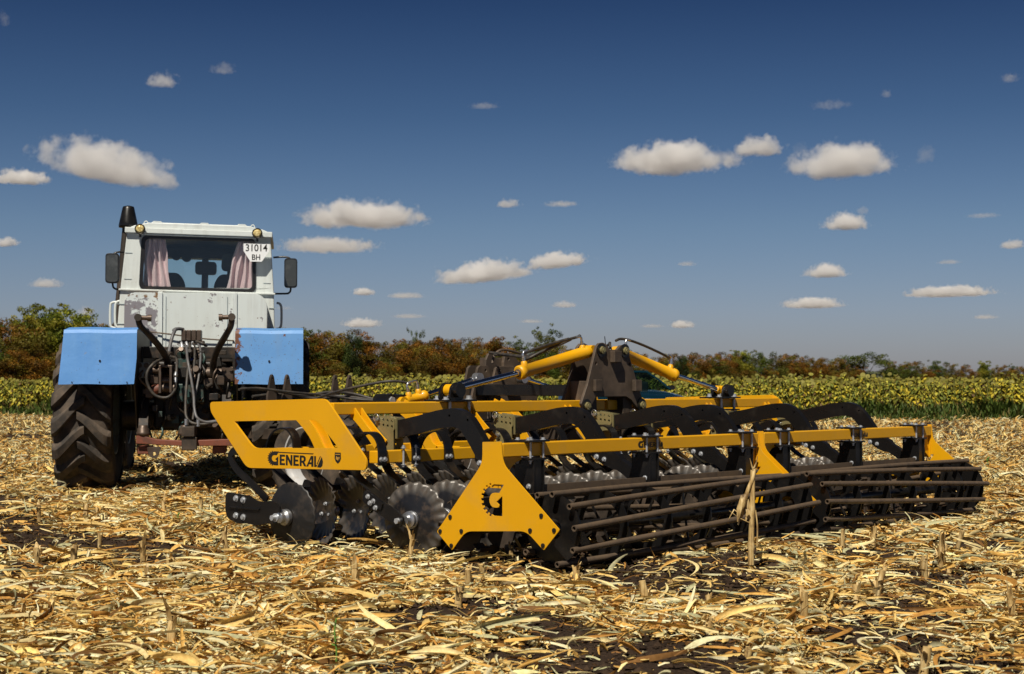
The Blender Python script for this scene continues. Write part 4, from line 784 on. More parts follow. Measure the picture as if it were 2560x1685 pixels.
    # --- cage rollers (rear) and paddle rollers (front)
    for (a, b, rings, tw) in ((.03, 2.69, [.10, .54, .98, 1.40, 1.82, 2.24, 2.62], 36), (2.80, 5.33, [2.86, 3.29, 3.72, 4.12, 4.54, 4.92, 5.27], -34)):
        c0 = (.03, .212); fr = .165
        ax = M().tube([(a - .03, c0[0], c0[1]), (b + .03, c0[0], c0[1])], .035, 14).obj('cage_roller', 'black', H)
        for i, u in enumerate(rings):
            inner = .06 if i in (0, len(rings) - 1) else .145
            m = M(); pr = [(.205, u - .004), (.205, u + .004), (inner, u + .004), (inner, u - .004)]
            m.lathe(pr, 40, 'x', (0, c0[0], c0[1]), False, True)
            if inner > .1:
                for k in range(4): an = k * PI / 2 + i; m.beam((u, c0[0] + .03 * math.cos(an), c0[1] + .03 * math.sin(an)), (u, c0[0] + .15 * math.cos(an), c0[1] + .15 * math.sin(an)), .014, .007, (1, 0, 0))
            m.obj('ring', 'black', ax)
        for k in range(10):
            a0 = 5.5 + 36 * k; pts = []
            for j in range(15):
                t = j / 14; an = rad(a0 + tw * t); pts.append((a + .02 * (k % 2) + (b - a - .02) * t, c0[0] - .212 * math.cos(an), c0[1] + .212 * math.sin(an)))
            M().tube(pts, .0185, 14, False, .66).obj('tube', 'rust_tube', ax)
        ax = M().tube([(a, .73, fr), (b, .73, fr)], .035, 14).obj('paddle_roller', 'dusty', H)
        for i, u in enumerate(np.linspace(a + .06, b - .06, 9)):
            m = M(); m.lathe([(.135, u - .004), (.135, u + .004), (.03, u + .004), (.03, u - .004)], 28, 'x', (0, .73, fr), False, True)
            for k in range(7):
                an = rad(k * 360 / 7 + i * 22 + 12); T = Matrix.Translation((u, .73 + .16 * math.cos(an), fr + .16 * math.sin(an))) @ Matrix.Rotation(an, 4, 'X')
                m.box(-.045, .045, -.035, .035, -.004, .004, T); m.box(-.045, .045, .03, .037, -.03, .004, T)
            m.obj('paddle_ring', 'dusty', ax, .001)
    for (a, b) in ((.33, 1.36), (1.48, 2.48), (3.09, 4.02), (4.14, 5.05)):
        M().box(a, b, .315, .323, .405, .447).box(a, b, .323, .37, .405, .411).obj('scraper_bar', 'rust_tube', H, .001)
    for (a, b) in ((.0, 2.69), (2.79, 5.33)): M().box(a, b, .70, .76, .30, .355).obj('roller_cross_tube', 'black', H, .004)
    # --- disc gang beams, upper beams, side plates, struts
    for (a, b) in ((.0, 2.62), (2.86, 5.31)):
        M().box(a, b, 1.42, 1.50, .548, .628).obj('disc_beam', 'yellow', H, .006)
        M().box(a, b, 2.58, 2.66, .53, .61).obj('disc_beam', 'yellow', H, .006)
        M().box(a, b, 2.70, 2.78, .845, .92).obj('upper_beam', 'yellow', H, .006)
    for (a, b) in ((-.035, 2.79), (2.83, 5.31)):
        M().box(a, b, 1.80, 1.88, .853, .931).obj('upper_beam', 'yellow', H, .006)
    so_ = round_poly([(3.085, .929), (1.845, .960), (1.455, .575), (1.46, .507), (2.665, .479), (3.075, .86)], [.06, .05, .06, .05, .05, .04], 5)
    win = round_poly([(2.81, .797), (1.935, .820), (1.725, .641), (2.59, .617)], [.02, .06, .02, .05], 5)
    for u in (-.062, 5.312):
        p = M().prism(so_, [win], u, u + .014, YZ).obj('side_plate', 'yellow', H, .002)
        if u < 0:
            m = M(); word_general(m, 2.437, .512, .078, -1, YZ, u - .0012, u + .0002); m.obj('lettering', 'decal', p)
            sh = [(1.757, .612), (1.70, .612), (1.698, .572), (1.708, .553), (1.728, .54), (1.748, .553), (1.759, .572)]
            M().prism(sh, [], u - .0012, u + .0002, YZ).obj('emblem', 'decal', p)
            m = M()
            for q in ([(1.751, .602), (1.706, .603), (1.706, .598), (1.751, .597)], [(1.744, .585), (1.735, .59), (1.738, .565), (1.746, .567)], [(1.734, .58), (1.722, .584), (1.718, .575), (1.724, .56), (1.733, .563)], [(1.714, .585), (1.708, .58), (1.712, .565)]):
                m.prism(q, [], u - .002, u - .0010, YZ)
            m.obj('emblem', 'decal_gold', p)
    for u in (.18, 1.24, 2.33, 3.2, 4.2, 5.1):
        path = smooth_path([(1.82, .87), (1.75, .81), (1.66, .73), (1.58, .66)], 5)
        o = ribbon([(p.x, p.y) for p in path], [.075 - .02 * math.sin(PI * i / 15) for i in range(16)])
        m = M(); m.prism(o, [], u - .035, u - .025, YZ); m.prism(o, [], u + .025, u + .035, YZ); m.prism(ribbon([(p.x, p.y - .03) for p in path], .01), [], u - .025, u + .025, YZ); m.obj('strut', 'yellow', H, .001)
        path = smooth_path([(2.72, .90), (2.60, .84), (2.45, .72), (2.36, .60), (2.30, .56)], 5)
        o = ribbon([(p.x, p.y) for p in path], [.085] * 21); u2 = u + .20
        m = M(); m.prism(o, [], u2 - .045, u2 - .035, YZ); m.prism(o, [], u2 + .035, u2 + .045, YZ); m.prism(ribbon([(p.x + .02, p.y - .02) for p in path], .01), [], u2 - .035, u2 + .035, YZ); m.obj('strut', 'yellow', H, .001)
        M().box(u2 - .03, u2 + .03, 1.50, 2.58, .55, .60).obj('frame_rail', 'yellow', H, .004)
    # --- discs on flat C-springs
    def dish(r, n=120, flutes=20, depth=.045, fa=1):
        m = M(); rr = [.0, .03, .06, .09, .12, .14, .16, .175, .19, .205, .215, r]
        for side in (0, 1):
            v = []; f = []
            for q in rr:
                for k in range(n):
                    a = 2 * PI * k / n; t = max(0, (q - .135) / (r - .135)) ** 1.2; cs = math.cos(a * flutes)
                    rad_ = q * (1 + .022 * t * cs * (.5 + .5 * fa)); h = depth * (q / r) ** 2 + .010 * t * cs * fa + (.004 if side else 0)
                    v.append((h, rad_ * math.cos(a), rad_ * math.sin(a)))
            for i in range(len(rr) - 1):
                for k in range(n):
                    q = (k + 1) % n; c = (i * n + k, i * n + q, (i + 1) * n + q, (i + 1) * n + k); f.append(c if side == 0 else c[::-1])
            m.add(v, f, True)
        N = len(rr) * n; b = (len(rr) - 1) * n
        m.f += [(b + k, b + (k + 1) % n, N + b + (k + 1) % n, N + b + k) for k in range(n)]; m.sm += [False] * n
        return m
    SP = smooth_path([(-.05, .535), (-.052, .62), (-.032, .69), (.025, .737), (.11, .738), (.19, .70), (.24, .62), (.235, .53), (.18, .46), (.08, .40), (-.02, .345), (-.10, .30)], 4)
    so2 = ribbon([(p.x, p.y) for p in SP], .014)
    def unit(u, v, cv, cw, rz, sg=1):
        s = M().prism(so2, [], -.035, .035, YZ).obj('spring_arm', 'black', H, .001, (u, v, 0))
        for x in (-.017, .017): M().hexbolt((x, -.057, .575), (0, -1, 0), .012, .012).obj('bolt', 'bolt', s)
        L = math.hypot(cv + .03, cw - .33); br = ribbon([(.0, .355), (-.06, .325), (cv * .6, cw + .06), (cv + .02, cw + .015), (cv - .03, cw - .015)], [.07, .10, .09, .09, .07])
        M().prism(round_poly(br, .015, 2), [], *sorted((-.115 * sg, -.10 * sg)), YZ).box(*sorted((-.10 * sg, -.035 * sg)), -.08, -.03, .30, .335).prism(round_poly(ribbon([(-.04, .345), (-.1, .31), (-.18, cw + .08)], .05), .01, 2), [], *sorted((-.125 * sg, -.115 * sg)), YZ).obj('hub_bracket', 'black', s, .002)
        T = (0, cv, cw)
        hb = M().lathe([(.0, -.085 * sg), (.030, -.085 * sg)], 24, 'x', smooth=False).lathe([(.030, -.085 * sg), (.032, -.05 * sg)], 24, 'x').lathe([(.032, -.05 * sg), (.050, -.045 * sg)], 24, 'x', smooth=False).lathe([(.05, -.045 * sg), (.052, -.02 * sg)], 24, 'x').lathe([(.052, -.02 * sg), (.056, -.02 * sg), (.056, 0), (0, 0)], 24, 'x', smooth=False); hb.obj('hub', 'zinc', s, .001, T, (0, 0, rz))
        M_ = DISC.copy(); COL.objects.link(M_); M_.parent = s; M_.location = T; M_.rotation_euler = (random.uniform(0, .3), 0, rz + (PI if sg < 0 else 0))
        return s
    DISC = dish(.232).obj('disc', 'disc', None)
    src = unit(.03, 1.46, -.32, .207, rad(13)); src2 = unit(.07, 2.62, -.37, .185, rad(-14), -1)
    for s0, us, off in ((src, [.03 + .3 * k for k in range(9)] + [2.90 + .3 * k for k in range(9)], 0), (src2, [.30 + .3 * k for k in range(8)] + [2.94 + .3 * k for k in range(8)], 0)):
        for k, u in enumerate(us):
            s = s0 if k == 0 else copy_tree(s0, H); s.location.x = u
            for ch in s.children:
                if ch.name.startswith('disc') and k: ch.rotation_euler.x = random.uniform(0, .31); ch.rotation_euler.z += rad(random.uniform(-1.5, 1.5))
    for q in [c for c in H.children if c.name.startswith('spring_arm')]:      # bolts that show on the nearest discs
        x, y = q.location.x, q.location.y
        if y < 2 and x < .4: M.bolts([((-.125, a, b), (-1, 0, 0), .012, .010) for a, b in ((-.055, .345), (-.105, .318), (-.075, .305), (-.125, .278))] + [((-.105, -.32, .207), (-1, 0, 0), .019, .024)], 'bolt', 'bolt', q)
        if y > 2 and x < 1.3: M.bolts([((-.008, -.37 + a, .185 + b), (-1, 0, 0), .010, .012) for a, b in ((0, .05), (-.04, -.02), (.04, -.02))], 'bolt', 'bolt', q)
    # the outermost front disc hangs on a tall bolted plate
    path = smooth_path([(2.62, .60), (2.75, .62), (2.86, .56), (2.80, .47), (2.62, .37), (2.46, .27)], 4)
    s = M().prism(ribbon([(p.x, p.y) for p in path], [.05] * 21), [], -.055, -.04, YZ).obj('edge_disc_arm', 'black', H, .001)
    pt = round_poly([(2.80, .31), (2.55, .295), (2.50, .27), (2.43, .262), (2.33, .275), (2.235, .25), (2.235, .165), (2.27, .125), (2.40, .118), (2.46, .10), (2.58, .108), (2.68, .10), (2.79, .13), (2.82, .18), (2.82, .28)], .02, 3)
    q = M().prism(pt, [circ(2.63, .285, .006, 8)], -.125, -.112, YZ); q.box(-.14, -.125, 2.44, 2.77, .205, .215); q.box(-.112, -.055, 2.5, 2.75, .15, .25); q.obj('hub_bracket', 'black', s, .002)
    M.bolts([((-.125, y, z), (-1, 0, 0), .016, .012) for (y, z) in ((2.70, .272), (2.62, .265), (2.70, .155), (2.62, .148))] + [((-.125, 2.275, .165), (-1, 0, 0), .02, .03)], 'bolt', 'bolt', s)
    M().lathe([(0, -.07), (.035, -.07), (.036, -.04), (.054, -.03), (.056, .0), (0, .0)], 24, 'x').obj('hub', 'zinc', s, .001, (-.055, 2.245, .165), (0, 0, rad(2)))
    dish(.228, 132, 22, .04, .22).obj('disc', 'disc_dark', s, 0, (-.05, 2.245, .168), (0, 0, rad(2)))
    bpy.data.objects.remove(DISC)
    # --- black centre chassis with its towers, drawbar, wheels
    m = M()
    tw = [(2.55, 1.278), (2.575, 1.345), (2.61, 1.372), (2.66, 1.378), (2.70, 1.365), (2.745, 1.325), (2.83, 1.325), (2.875, 1.36), (2.92, 1.365), (2.965, 1.345), (2.985, 1.287), (3.08, 1.09), (3.12, 1.073), (3.13, .99), (3.18, .896), (3.175, .86), (3.14, .845), (3.10, .859), (3.01, .934), (2.95, .957), (2.57, .957), (2.51, .887), (2.467, .845), (2.425, .845), (2.39, .906), (2.467, 1.054)]
    m.prism(tw, [circ(2.57, 1.215, .012, 10), circ(2.99, 1.215, .012, 10)], 1.71, 1.735, XZ); m.prism(tw, [], 1.90, 1.925, XZ)
    m.box(2.53, 2.61, 1.68, 1.709, 1.0, 1.09); m.box(3.02, 3.10, 1.67, 1.709, 1.0, 1.09); m.box(2.74, 2.83, 1.66, 1.709, 1.225, 1.315); m.box(2.57, 2.95, 1.735, 1.90, .958, .98)
    m.beam((2.49, 1.735, 1.0), (2.49, 1.90, 1.0), .012, .16); m.beam((3.10, 1.735, 1.0), (3.10, 1.90, 1.0), .012, .16)
    t = m.obj('fold_tower', 'tower', H, .004)
    for (x, z, r) in ((2.63, 1.318, .031), (2.925, 1.318, .031), (2.447, .888, .031), (3.142, .888, .031)):
        q = M().tube([(x, 1.700, z), (x, 1.712, z)], r * 1.75, 18); q.obj('pin_boss', 'black', t); M().tube([(x, 1.682, z), (x, 1.70, z)], r, 6).tube([(x, 1.676, z), (x, 1.682, z)], r * .5, 10).obj('pin_nut', 'brass', t)
    m = M()
    q = [(2.49, .86), (2.585, 1.19), (2.61, 1.21), (2.70, 1.21), (2.725, 1.19), (2.80, .86)]; m.prism(q, [circ(2.68, 1.17, .012, 8)], 2.98, 3.005, XZ); m.prism(q, [], 3.09, 3.115, XZ); m.prism([(2.66, .86), (2.76, 1.19), (2.79, 1.205), (2.98, 1.21), (3.0, 1.19), (3.10, .86)], [circ(2.81, 1.17, .012, 8)], 2.94, 2.965, XZ)
    m.prism([(2.72, .86), (2.76, 1.26), (2.79, 1.31), (2.83, 1.325), (2.87, 1.29), (2.95, .86)], [], 3.05, 3.075, XZ); m.prism([(2.97, .86), (2.98, 1.24), (3.0, 1.315), (3.08, 1.325), (3.40, 1.065), (3.42, .86)], [circ(3.04, 1.27, .012, 8)], 3.05, 3.08, XZ)
    m.box(2.86, 3.02, 3.08, 3.22, 1.20, 1.28); m.box(2.60, 2.75, 2.885, 3.22, 1.02, 1.06); m.box(3.05, 3.1, 3.08, 3.25, 1.0, 1.22)
    m.tube(smooth_path([(2.76, 2.98, 1.23), (2.80, 2.98, 1.31), (2.92, 2.98, 1.345), (3.2, 2.98, 1.30)], 6), .012, 8)
    m.obj('front_tower', 'tower', H, .004)
    m = M()
    for x in (2.60, 2.96): m.box(x - .045, x + .045, 1.735, 3.05, .962, 1.052)
    m.obj('tower_beam', 'black', H, .004)
    m = M(); m.box(2.50, 2.62, 1.5, 4.9, .62, .76); m.box(2.94, 3.06, 1.5, 4.9, .62, .76)
    for y in (1.75, 3.0, 4.0): m.box(2.62, 2.94, y, y + .1, .63, .75)
    for x in (2.5, 2.945): m.box(x, x + .115, 1.74, 1.90, .76, .958); m.box(x, x + .115, 2.9, 3.2, .76, .9)
    m.obj('chassis_frame', 'dusty', H, .004)
    cr = M().box(1.40, 4.1, 4.62, 4.74, .79, .912).obj('front_cross_beam', 'dusty', H, .004)
    for x in (1.73, 1.90, 2.45, 2.62):
        lg = round_poly([(-.055, .74), (.055, .74), (.05, .95), (.018, 1.12), (0, 1.145), (-.018, 1.12), (-.05, .95)], .012, 2)
        M().prism([(x + a, b) for a, b in lg], [circ(x, 1.105, .010, 8)], 4.59, 4.615, XZ).obj('stand_lug', 'dusty', H, .002)
    m = M(); m.box(2.70, 2.84, 4.74, 7.05, .53, .63); m.beam((2.2, 4.7, .7), (2.72, 5.6, .58), .09, .1); m.beam((3.36, 4.7, .7), (2.82, 5.6, .58), .09, .1); m.box(2.72, 2.82, 7.05, 7.2, .50, .56); m.box(2.66, 2.88, 6.7, 7.0, .47, .53)
    m.obj('drawbar', 'dusty', H, .004)
    for x in (1.9, 3.68):
        m = M(); m.lathe([(.25, -.13), (.30, -.145), (.38, -.15), (.43, -.135), (.45, -.10), (.455, 0), (.45, .10), (.43, .135), (.38, .15), (.30, .145), (.25, .13)], 48, 'x')
        for k in range(30):
            for s_ in (-1, 1):
                an = rad(k * 12 + s_ * 3); T = Matrix.Rotation(an, 4, 'X') @ Matrix.Translation((s_ * .07, 0, .452)) @ Matrix.Rotation(s_ * .5, 4, 'Z'); m.box(-.055, .055, -.018, .018, -.01, .010, T)
        wh = m.obj('transport_wheel', 'rubber', H, 0, (x, 4.22, .435))
        m = M(); m.lathe([(.25, -.13), (.262, -.135), (.262, -.125), (.235, -.10), (.22, -.06), (.215, .06), (.235, .10), (.262, .125), (.262, .135), (.25, .13)], 40, 'x'); m.obj('rim', 'white_rim', wh); m = M(); m.lathe([(.216, -.01), (.19, .0), (.13, -.03), (.08, -.03), (.08, -.06), (0, -.06)], 40, 'x')
        for k in range(6): m.hexbolt((-.03, .105 * math.cos(k * PI / 3), .105 * math.sin(k * PI / 3)), (-1, 0, 0), .013, .014)
        m.obj('wheel_disc', 'dusty', wh)
    M().cyl((1.9, 4.22, .435), (3.68, 4.22, .435), .05, 12).box(2.2, 2.3, 4.2, 4.75, .5, .8).box(3.3, 3.4, 4.2, 4.75, .5, .8).obj('wheel_axle', 'dusty', H)
    # --- folding cylinders
    def cylinder(pr, pg, pt, r=.047, rr=.0215, lug=True, fr=False):
        pr, pg, pt = Vector(pr), Vector(pg), Vector(pt); d = (pt - pr).normalized()
        up = Vector((0, 0, 1)); n = (up - d * d.dot(up)).normalized()
        b = M().tube([pg, pg + d * .008, pg + d * .010, pg + d * .05, pg + d * .052, pt - d * .045, pt - d * .043, pt], [r * .95, r * 1.12, r * 1.15, r * 1.15, r, r, r * 1.05, r * 1.02], 28)
        b.tube([pt + d * .03 + Vector((0, -.035, 0)), pt + d * .03 + Vector((0, .035, 0))], .045, 20)
        for q in (.075, (pt - pg).length - .06): b.tube([pg + d * q + n * r * .8, pg + d * q + n * (r + .02), pg + d * q + n * (r + .03)], [.026, .024, .014], 14)
        b = b.obj('fold_cylinder', 'yellow', H)
        M().tube([pr, pg + d * .03], rr, 20).obj('rod', 'chrome', b)
        M().tube([pg - d * .012, pg + d * .002], r * .62, 20).obj('wiper_ring', 'worn_steel', b)
        q = M().tube([pr + Vector((0, -.03, 0)), pr + Vector((0, .03, 0))], .043, 20); q.tube([pr + d * .03, pr + d * .075], rr * 1.35, 16); q.obj('rod_eye', 'zinc' if fr else 'yellow', b)
        for q in (.075, (pt - pg).length - .06):
            a = pg + d * q + n * (r + .028); h = M().tube([a, a + n * .03], .014, 6); h.tube([a + n * .03, a + n * .055, a + n * .07 + d * .012 * (1 if q < .1 else -1), a + n * .072 + d * .05 * (1 if q < .1 else -1)], .0095, 10); h.obj('elbow_fitting', 'chrome_dull', b)
        return pg, pt, d, n
    V0 = 1.80
    pg, pt, d, n = cylinder((1.05, V0, 1.012), (1.77, V0, 1.137), (2.58, V0, 1.308))
    cylinder((4.39, V0, 1.0), (3.72, V0, 1.128), (2.98, V0, 1.305))
    cylinder((2.50, 2.90, 1.105), (1.90, 2.90, .970), (1.66, 2.90, .918), .036, .02, True, True)
    cylinder((3.05, 2.90, 1.105), (3.68, 2.90, .970), (3.95, 2.90, .918), .036, .02, True, True)
    for x, z in ((1.05, 1.012), (4.39, 1.0)):
        m = M()
        for y in (1.745, 1.845): m.prism(round_poly([(x - .075, .945), (x + .075, .945), (x + .05, z + .03), (x, z + .062), (x - .05, z + .03)], .03, 4), [], y - .01, y + .01, XZ)
        m.box(x - .11, x + .20, 1.73, 1.95, .933, .946); m.box(x - .11, x + .20, 1.74, 1.94, .83, .842); m.tube([(x, 1.70, z), (x, 1.89, z)], .028, 16); m.tube([(x, 1.695, z), (x, 1.735, z)], .05, 20)
        c = m.obj('cylinder_lug', 'black', H, .002)
        for dx in (-.02, .175):
            for y in (1.775, 1.905):
                y = 1.785 if y < 1.8 else 1.905
                b = M().tube([(x + dx, y, .80), (x + dx, y, .955)], .012, 10); b.hexbolt((x + dx, y, .946), (0, 0, 1), .021, .022); b.hexbolt((x + dx, y, .83), (0, 0, -1), .019, .018); b.obj('clamp_bolt', 'bolt', c)
        M().hexbolt((x - .085, 1.76, .946), (0, 0, 1), .018, .016).obj('clamp_bolt', 'bolt', c)
    for x in (1.66, 3.97):
        m = M(); m.tube([(x, 2.90, .925), (x, 3.04, .925)], .05, 18); m.tube([(x - .17, 2.86, .93), (x - .17, 3.02, .93)], .05, 18); m.box(x - .16, x, 2.9, 3.0, .90, .955); m.box(x - .2, x + .05, 2.7, 3.05, .885, .905); m.obj('cylinder_lug', 'black', H, .002)
        M().tube([(x - .17, 2.845, .93), (x - .17, 2.86, .93)], .03, 6).obj('pin_nut', 'bolt', H)
    m = M()
    for sx_ in (2.36, 3.24):
        for k in (0, .06):
            m.prism([(sx_ - .09 + k, .86), (sx_ - .02 + k, .845), (sx_ + .07 + k, .77), (sx_ + .0 + k, .76)], [], 1.66, 1.672, XZ)
    m.obj('hinge_gusset', 'yellow', H, .001)
    # --- hydraulic hoses
    def hose(pts, r=.011, name='hydraulic_hose', mt='hose'): M().tube(smooth_path(pts, 7), r, 9).obj(name, mt, H)
    q0 = pg + d * .075 + n * .135; q1 = pt - d * .06 + n * .135
    hose([q0 + Vector((.02, 0, .0)), (1.95, 1.80, 1.315), (2.15, 1.81, 1.36), (2.40, 1.82, 1.405), (2.5, 1.82, 1.425), q1 + Vector((-.02, 0, .0))])
    hose([(1.98, 1.84, 1.31), (2.2, 1.86, 1.355), (2.42, 1.86, 1.40)], .016)
    hose([(2.42, 1.84, 1.40), (2.3, 1.86, 1.355), (2.14, 1.9, 1.30), (2.06, 1.96, 1.25), (2.15, 2.05, 1.26), (2.4, 2.2, 1.29), (2.62, 2.4, 1.28), (2.7, 2.9, 1.30)])
    hose([(2.30, 1.9, 1.35), (2.12, 1.95, 1.27), (2.2, 2.1, 1.25), (2.5, 2.4, 1.27), (2.75, 3.0, 1.32)], .012)
    hose([(2.93, 1.80, 1.40), (3.0, 1.81, 1.415), (3.12, 1.82, 1.41), (3.30, 1.82, 1.375), (3.5, 1.81, 1.32), (3.64, 1.8, 1.275)])
    hose([(2.86, 1.8, 1.34), (2.90, 1.84, 1.38), (2.96, 1.9, 1.37), (3.0, 2.1, 1.28)])
    M().tube([(2.80, 1.80, 1.36), (2.775, 1.79, 1.43)], .0035, 6).tube([(2.80, 1.80, 1.36), (2.82, 1.8, 1.30)], .0035, 6).obj('cable_tie', 'plastic', H)
    hose([(1.80, 2.97, 1.05), (1.72, 3.0, 1.075), (1.60, 3.1, 1.07), (1.52, 3.5, 1.0), (1.9, 4.2, .93), (2.5, 4.6, .94)])
    hose([(1.3, 4.5, 1.01), (1.5, 4.5, 1.02), (1.8, 4.4, .985), (2.1, 4.35, .96), (2.4, 4.2, .92), (2.6, 3.6, .90)])
    hose([(1.45, 4.66, 1.02), (1.75, 4.6, 1.0), (2.0, 4.5, .96), (2.2, 4.4, .985), (2.4, 4.3, .97), (2.55, 4.1, .90)], .013)
    hose([(1.6, 4.7, .95), (1.9, 4.64, .97), (2.15, 4.5, .93), (2.35, 4.4, .95), (2.5, 4.0, .9)], .013)
    hose([(2.79, 7.0, .66), (2.77, 6.4, .68), (2.78, 5.8, .67), (2.7, 5.2, .72), (2.5, 4.8, .9), (2.2, 4.68, .95)], .012); hose([(2.75, 7.0, .66), (2.72, 6.4, .66), (2.74, 5.8, .66), (2.6, 5.2, .74), (2.4, 4.8, .92), (2.0, 4.7, .95)], .012)
    return H
harrow()
# ------------------------------------------------------------------ car behind the harrow (x left of car, y towards its nose)
def car():
    K = thing('parked_car', 'dark teal car parked in front of the sunflowers, half hidden behind the harrow\'s black tower', 'car', (2.80, 39.0, -.02), rad(-150))
    sec = [(-2.05, .50, .86, .62), (-1.95, .40, .93, .74), (-1.2, .30, .97, .80), (-.2, .28, .96, .82), (.72, .28, .95, .82), (1.15, .30, .90, .81), (1.6, .32, .82, .79), (1.92, .36, .72, .72), (2.05, .42, .60, .60)]
    v = []; f = []; n = 14
    for (y, zb, zt, hw) in sec:
        for k in range(n):
            a = 2 * PI * k / n; cx, cz = math.cos(a), math.sin(a); e = .45
            v.append((hw * math.copysign(abs(cx) ** e, cx), y, (zb + zt) / 2 + (zt - zb) / 2 * math.copysign(abs(cz) ** e, cz)))
    for i in range(len(sec) - 1):
        for k in range(n): q = (k + 1) % n; f.append((i * n + k, i * n + q, (i + 1) * n + q, (i + 1) * n + k))
    f.append(tuple(range(n))); f.append(tuple((len(sec) - 1) * n + k for k in range(n))[::-1])
    m = M(); m.add(v, f, True); m.obj('body', 'carpaint', K)
    m = M(); q = [(.60, .95, .95), (.55, -1.55, .93), (.55, -1.1, 1.40), (.55, .15, 1.43)]
    roof = [(-.60, -1.2, 1.38), (.60, -1.2, 1.38), (.58, .12, 1.42), (-.58, .12, 1.42)]
    m.add([(-.58, -1.2, 1.40), (.58, -1.2, 1.40), (.56, .05, 1.43), (-.56, .05, 1.43), (-.60, -1.3, 1.36), (.60, -1.3, 1.36), (.60, .16, 1.38), (-.60, .16, 1.38)], [(0, 1, 2, 3), (4, 7, 6, 5), (0, 4, 5, 1), (1, 5, 6, 2), (2, 6, 7, 3), (3, 7, 4, 0)])
    for s in (-1, 1):
        m.tube([(s * .60, .14, 1.39), (s * .66, .55, 1.2), (s * .72, .98, .95)], .03, 8); m.tube([(s * .60, -.45, 1.39), (s * .76, -.45, .94)], .03, 8); m.tube([(s * .60, -1.0, 1.37), (s * .70, -1.55, .95)], .045, 8); m.tube([(s * .60, -1.28, 1.37), (s * .60, .14, 1.39)], .03, 8)
    m.obj('roof', 'carpaint', K)
    M().add([(-.72, .98, .95), (.72, .98, .95), (.60, .14, 1.38), (-.60, .14, 1.38)], [(0, 1, 2, 3)]).obj('windscreen', 'car_glass', K)
    for s in (-1, 1):
        M().add([(s * .73, .90, .95), (s * .76, -1.7, .93), (s * .61, -1.25, 1.36), (s * .61, .12, 1.37)], [(0, 1, 2, 3)]).obj('side_window', 'car_glass', K)
        mi = M().prism(round_poly([(s * .80, .94), (s * .98, .95), (s * .98, 1.05), (s * .82, 1.06)], .03, 3), [], .72, .80, XZ).box(*sorted((s * .74, s * .82)), .74, .78, .95, .98).obj('wing_mirror', 'plastic', K, .015)
        hl = M().prism(round_poly([(s * .34, .62), (s * .66, .64), (s * .67, .74), (s * .36, .73)], .03, 3), [], 1.84, 1.99, XZ).obj('headlight', 'clear', K, .015)
        for y in (-1.3, 1.3):
            w_ = M().lathe([(.19, -.09), (.28, -.10), (.31, -.06), (.31, .06), (.28, .10), (.19, .09)], 28, 'x').obj('wheel', 'rubber', K, 0, (s * .70, y, .31)); M().lathe([(.19, -.07), (.17, .02), (.05, .05), (0, .05)] if s > 0 else [(.19, .07), (.17, -.02), (.05, -.05), (0, -.05)], 20, 'x').obj('rim', 'zinc', w_)
    M().prism(round_poly([(-.30, .62), (.30, .62), (.30, .72), (-.30, .72)], .02, 3), [], 1.95, 2.0, XZ).obj('grille', 'plastic', K, .005)
    M().prism(round_poly([(-.72, .33), (.72, .33), (.70, .52), (-.70, .52)], .05, 3), [], 1.80, 2.03, XZ).obj('bumper', 'carpaint', K, .03)
    M().box(-.55, .55, -.3, .3, .9, 1.15).box(-.25, -.1, .1, .2, 1.1, 1.3).obj('seat_row', 'seat', K, .05)
    M().tube([(-.62, .1, 1.41), (-.64, -.25, 1.75)], .006, 6).obj('aerial', 'plastic', K)
car()
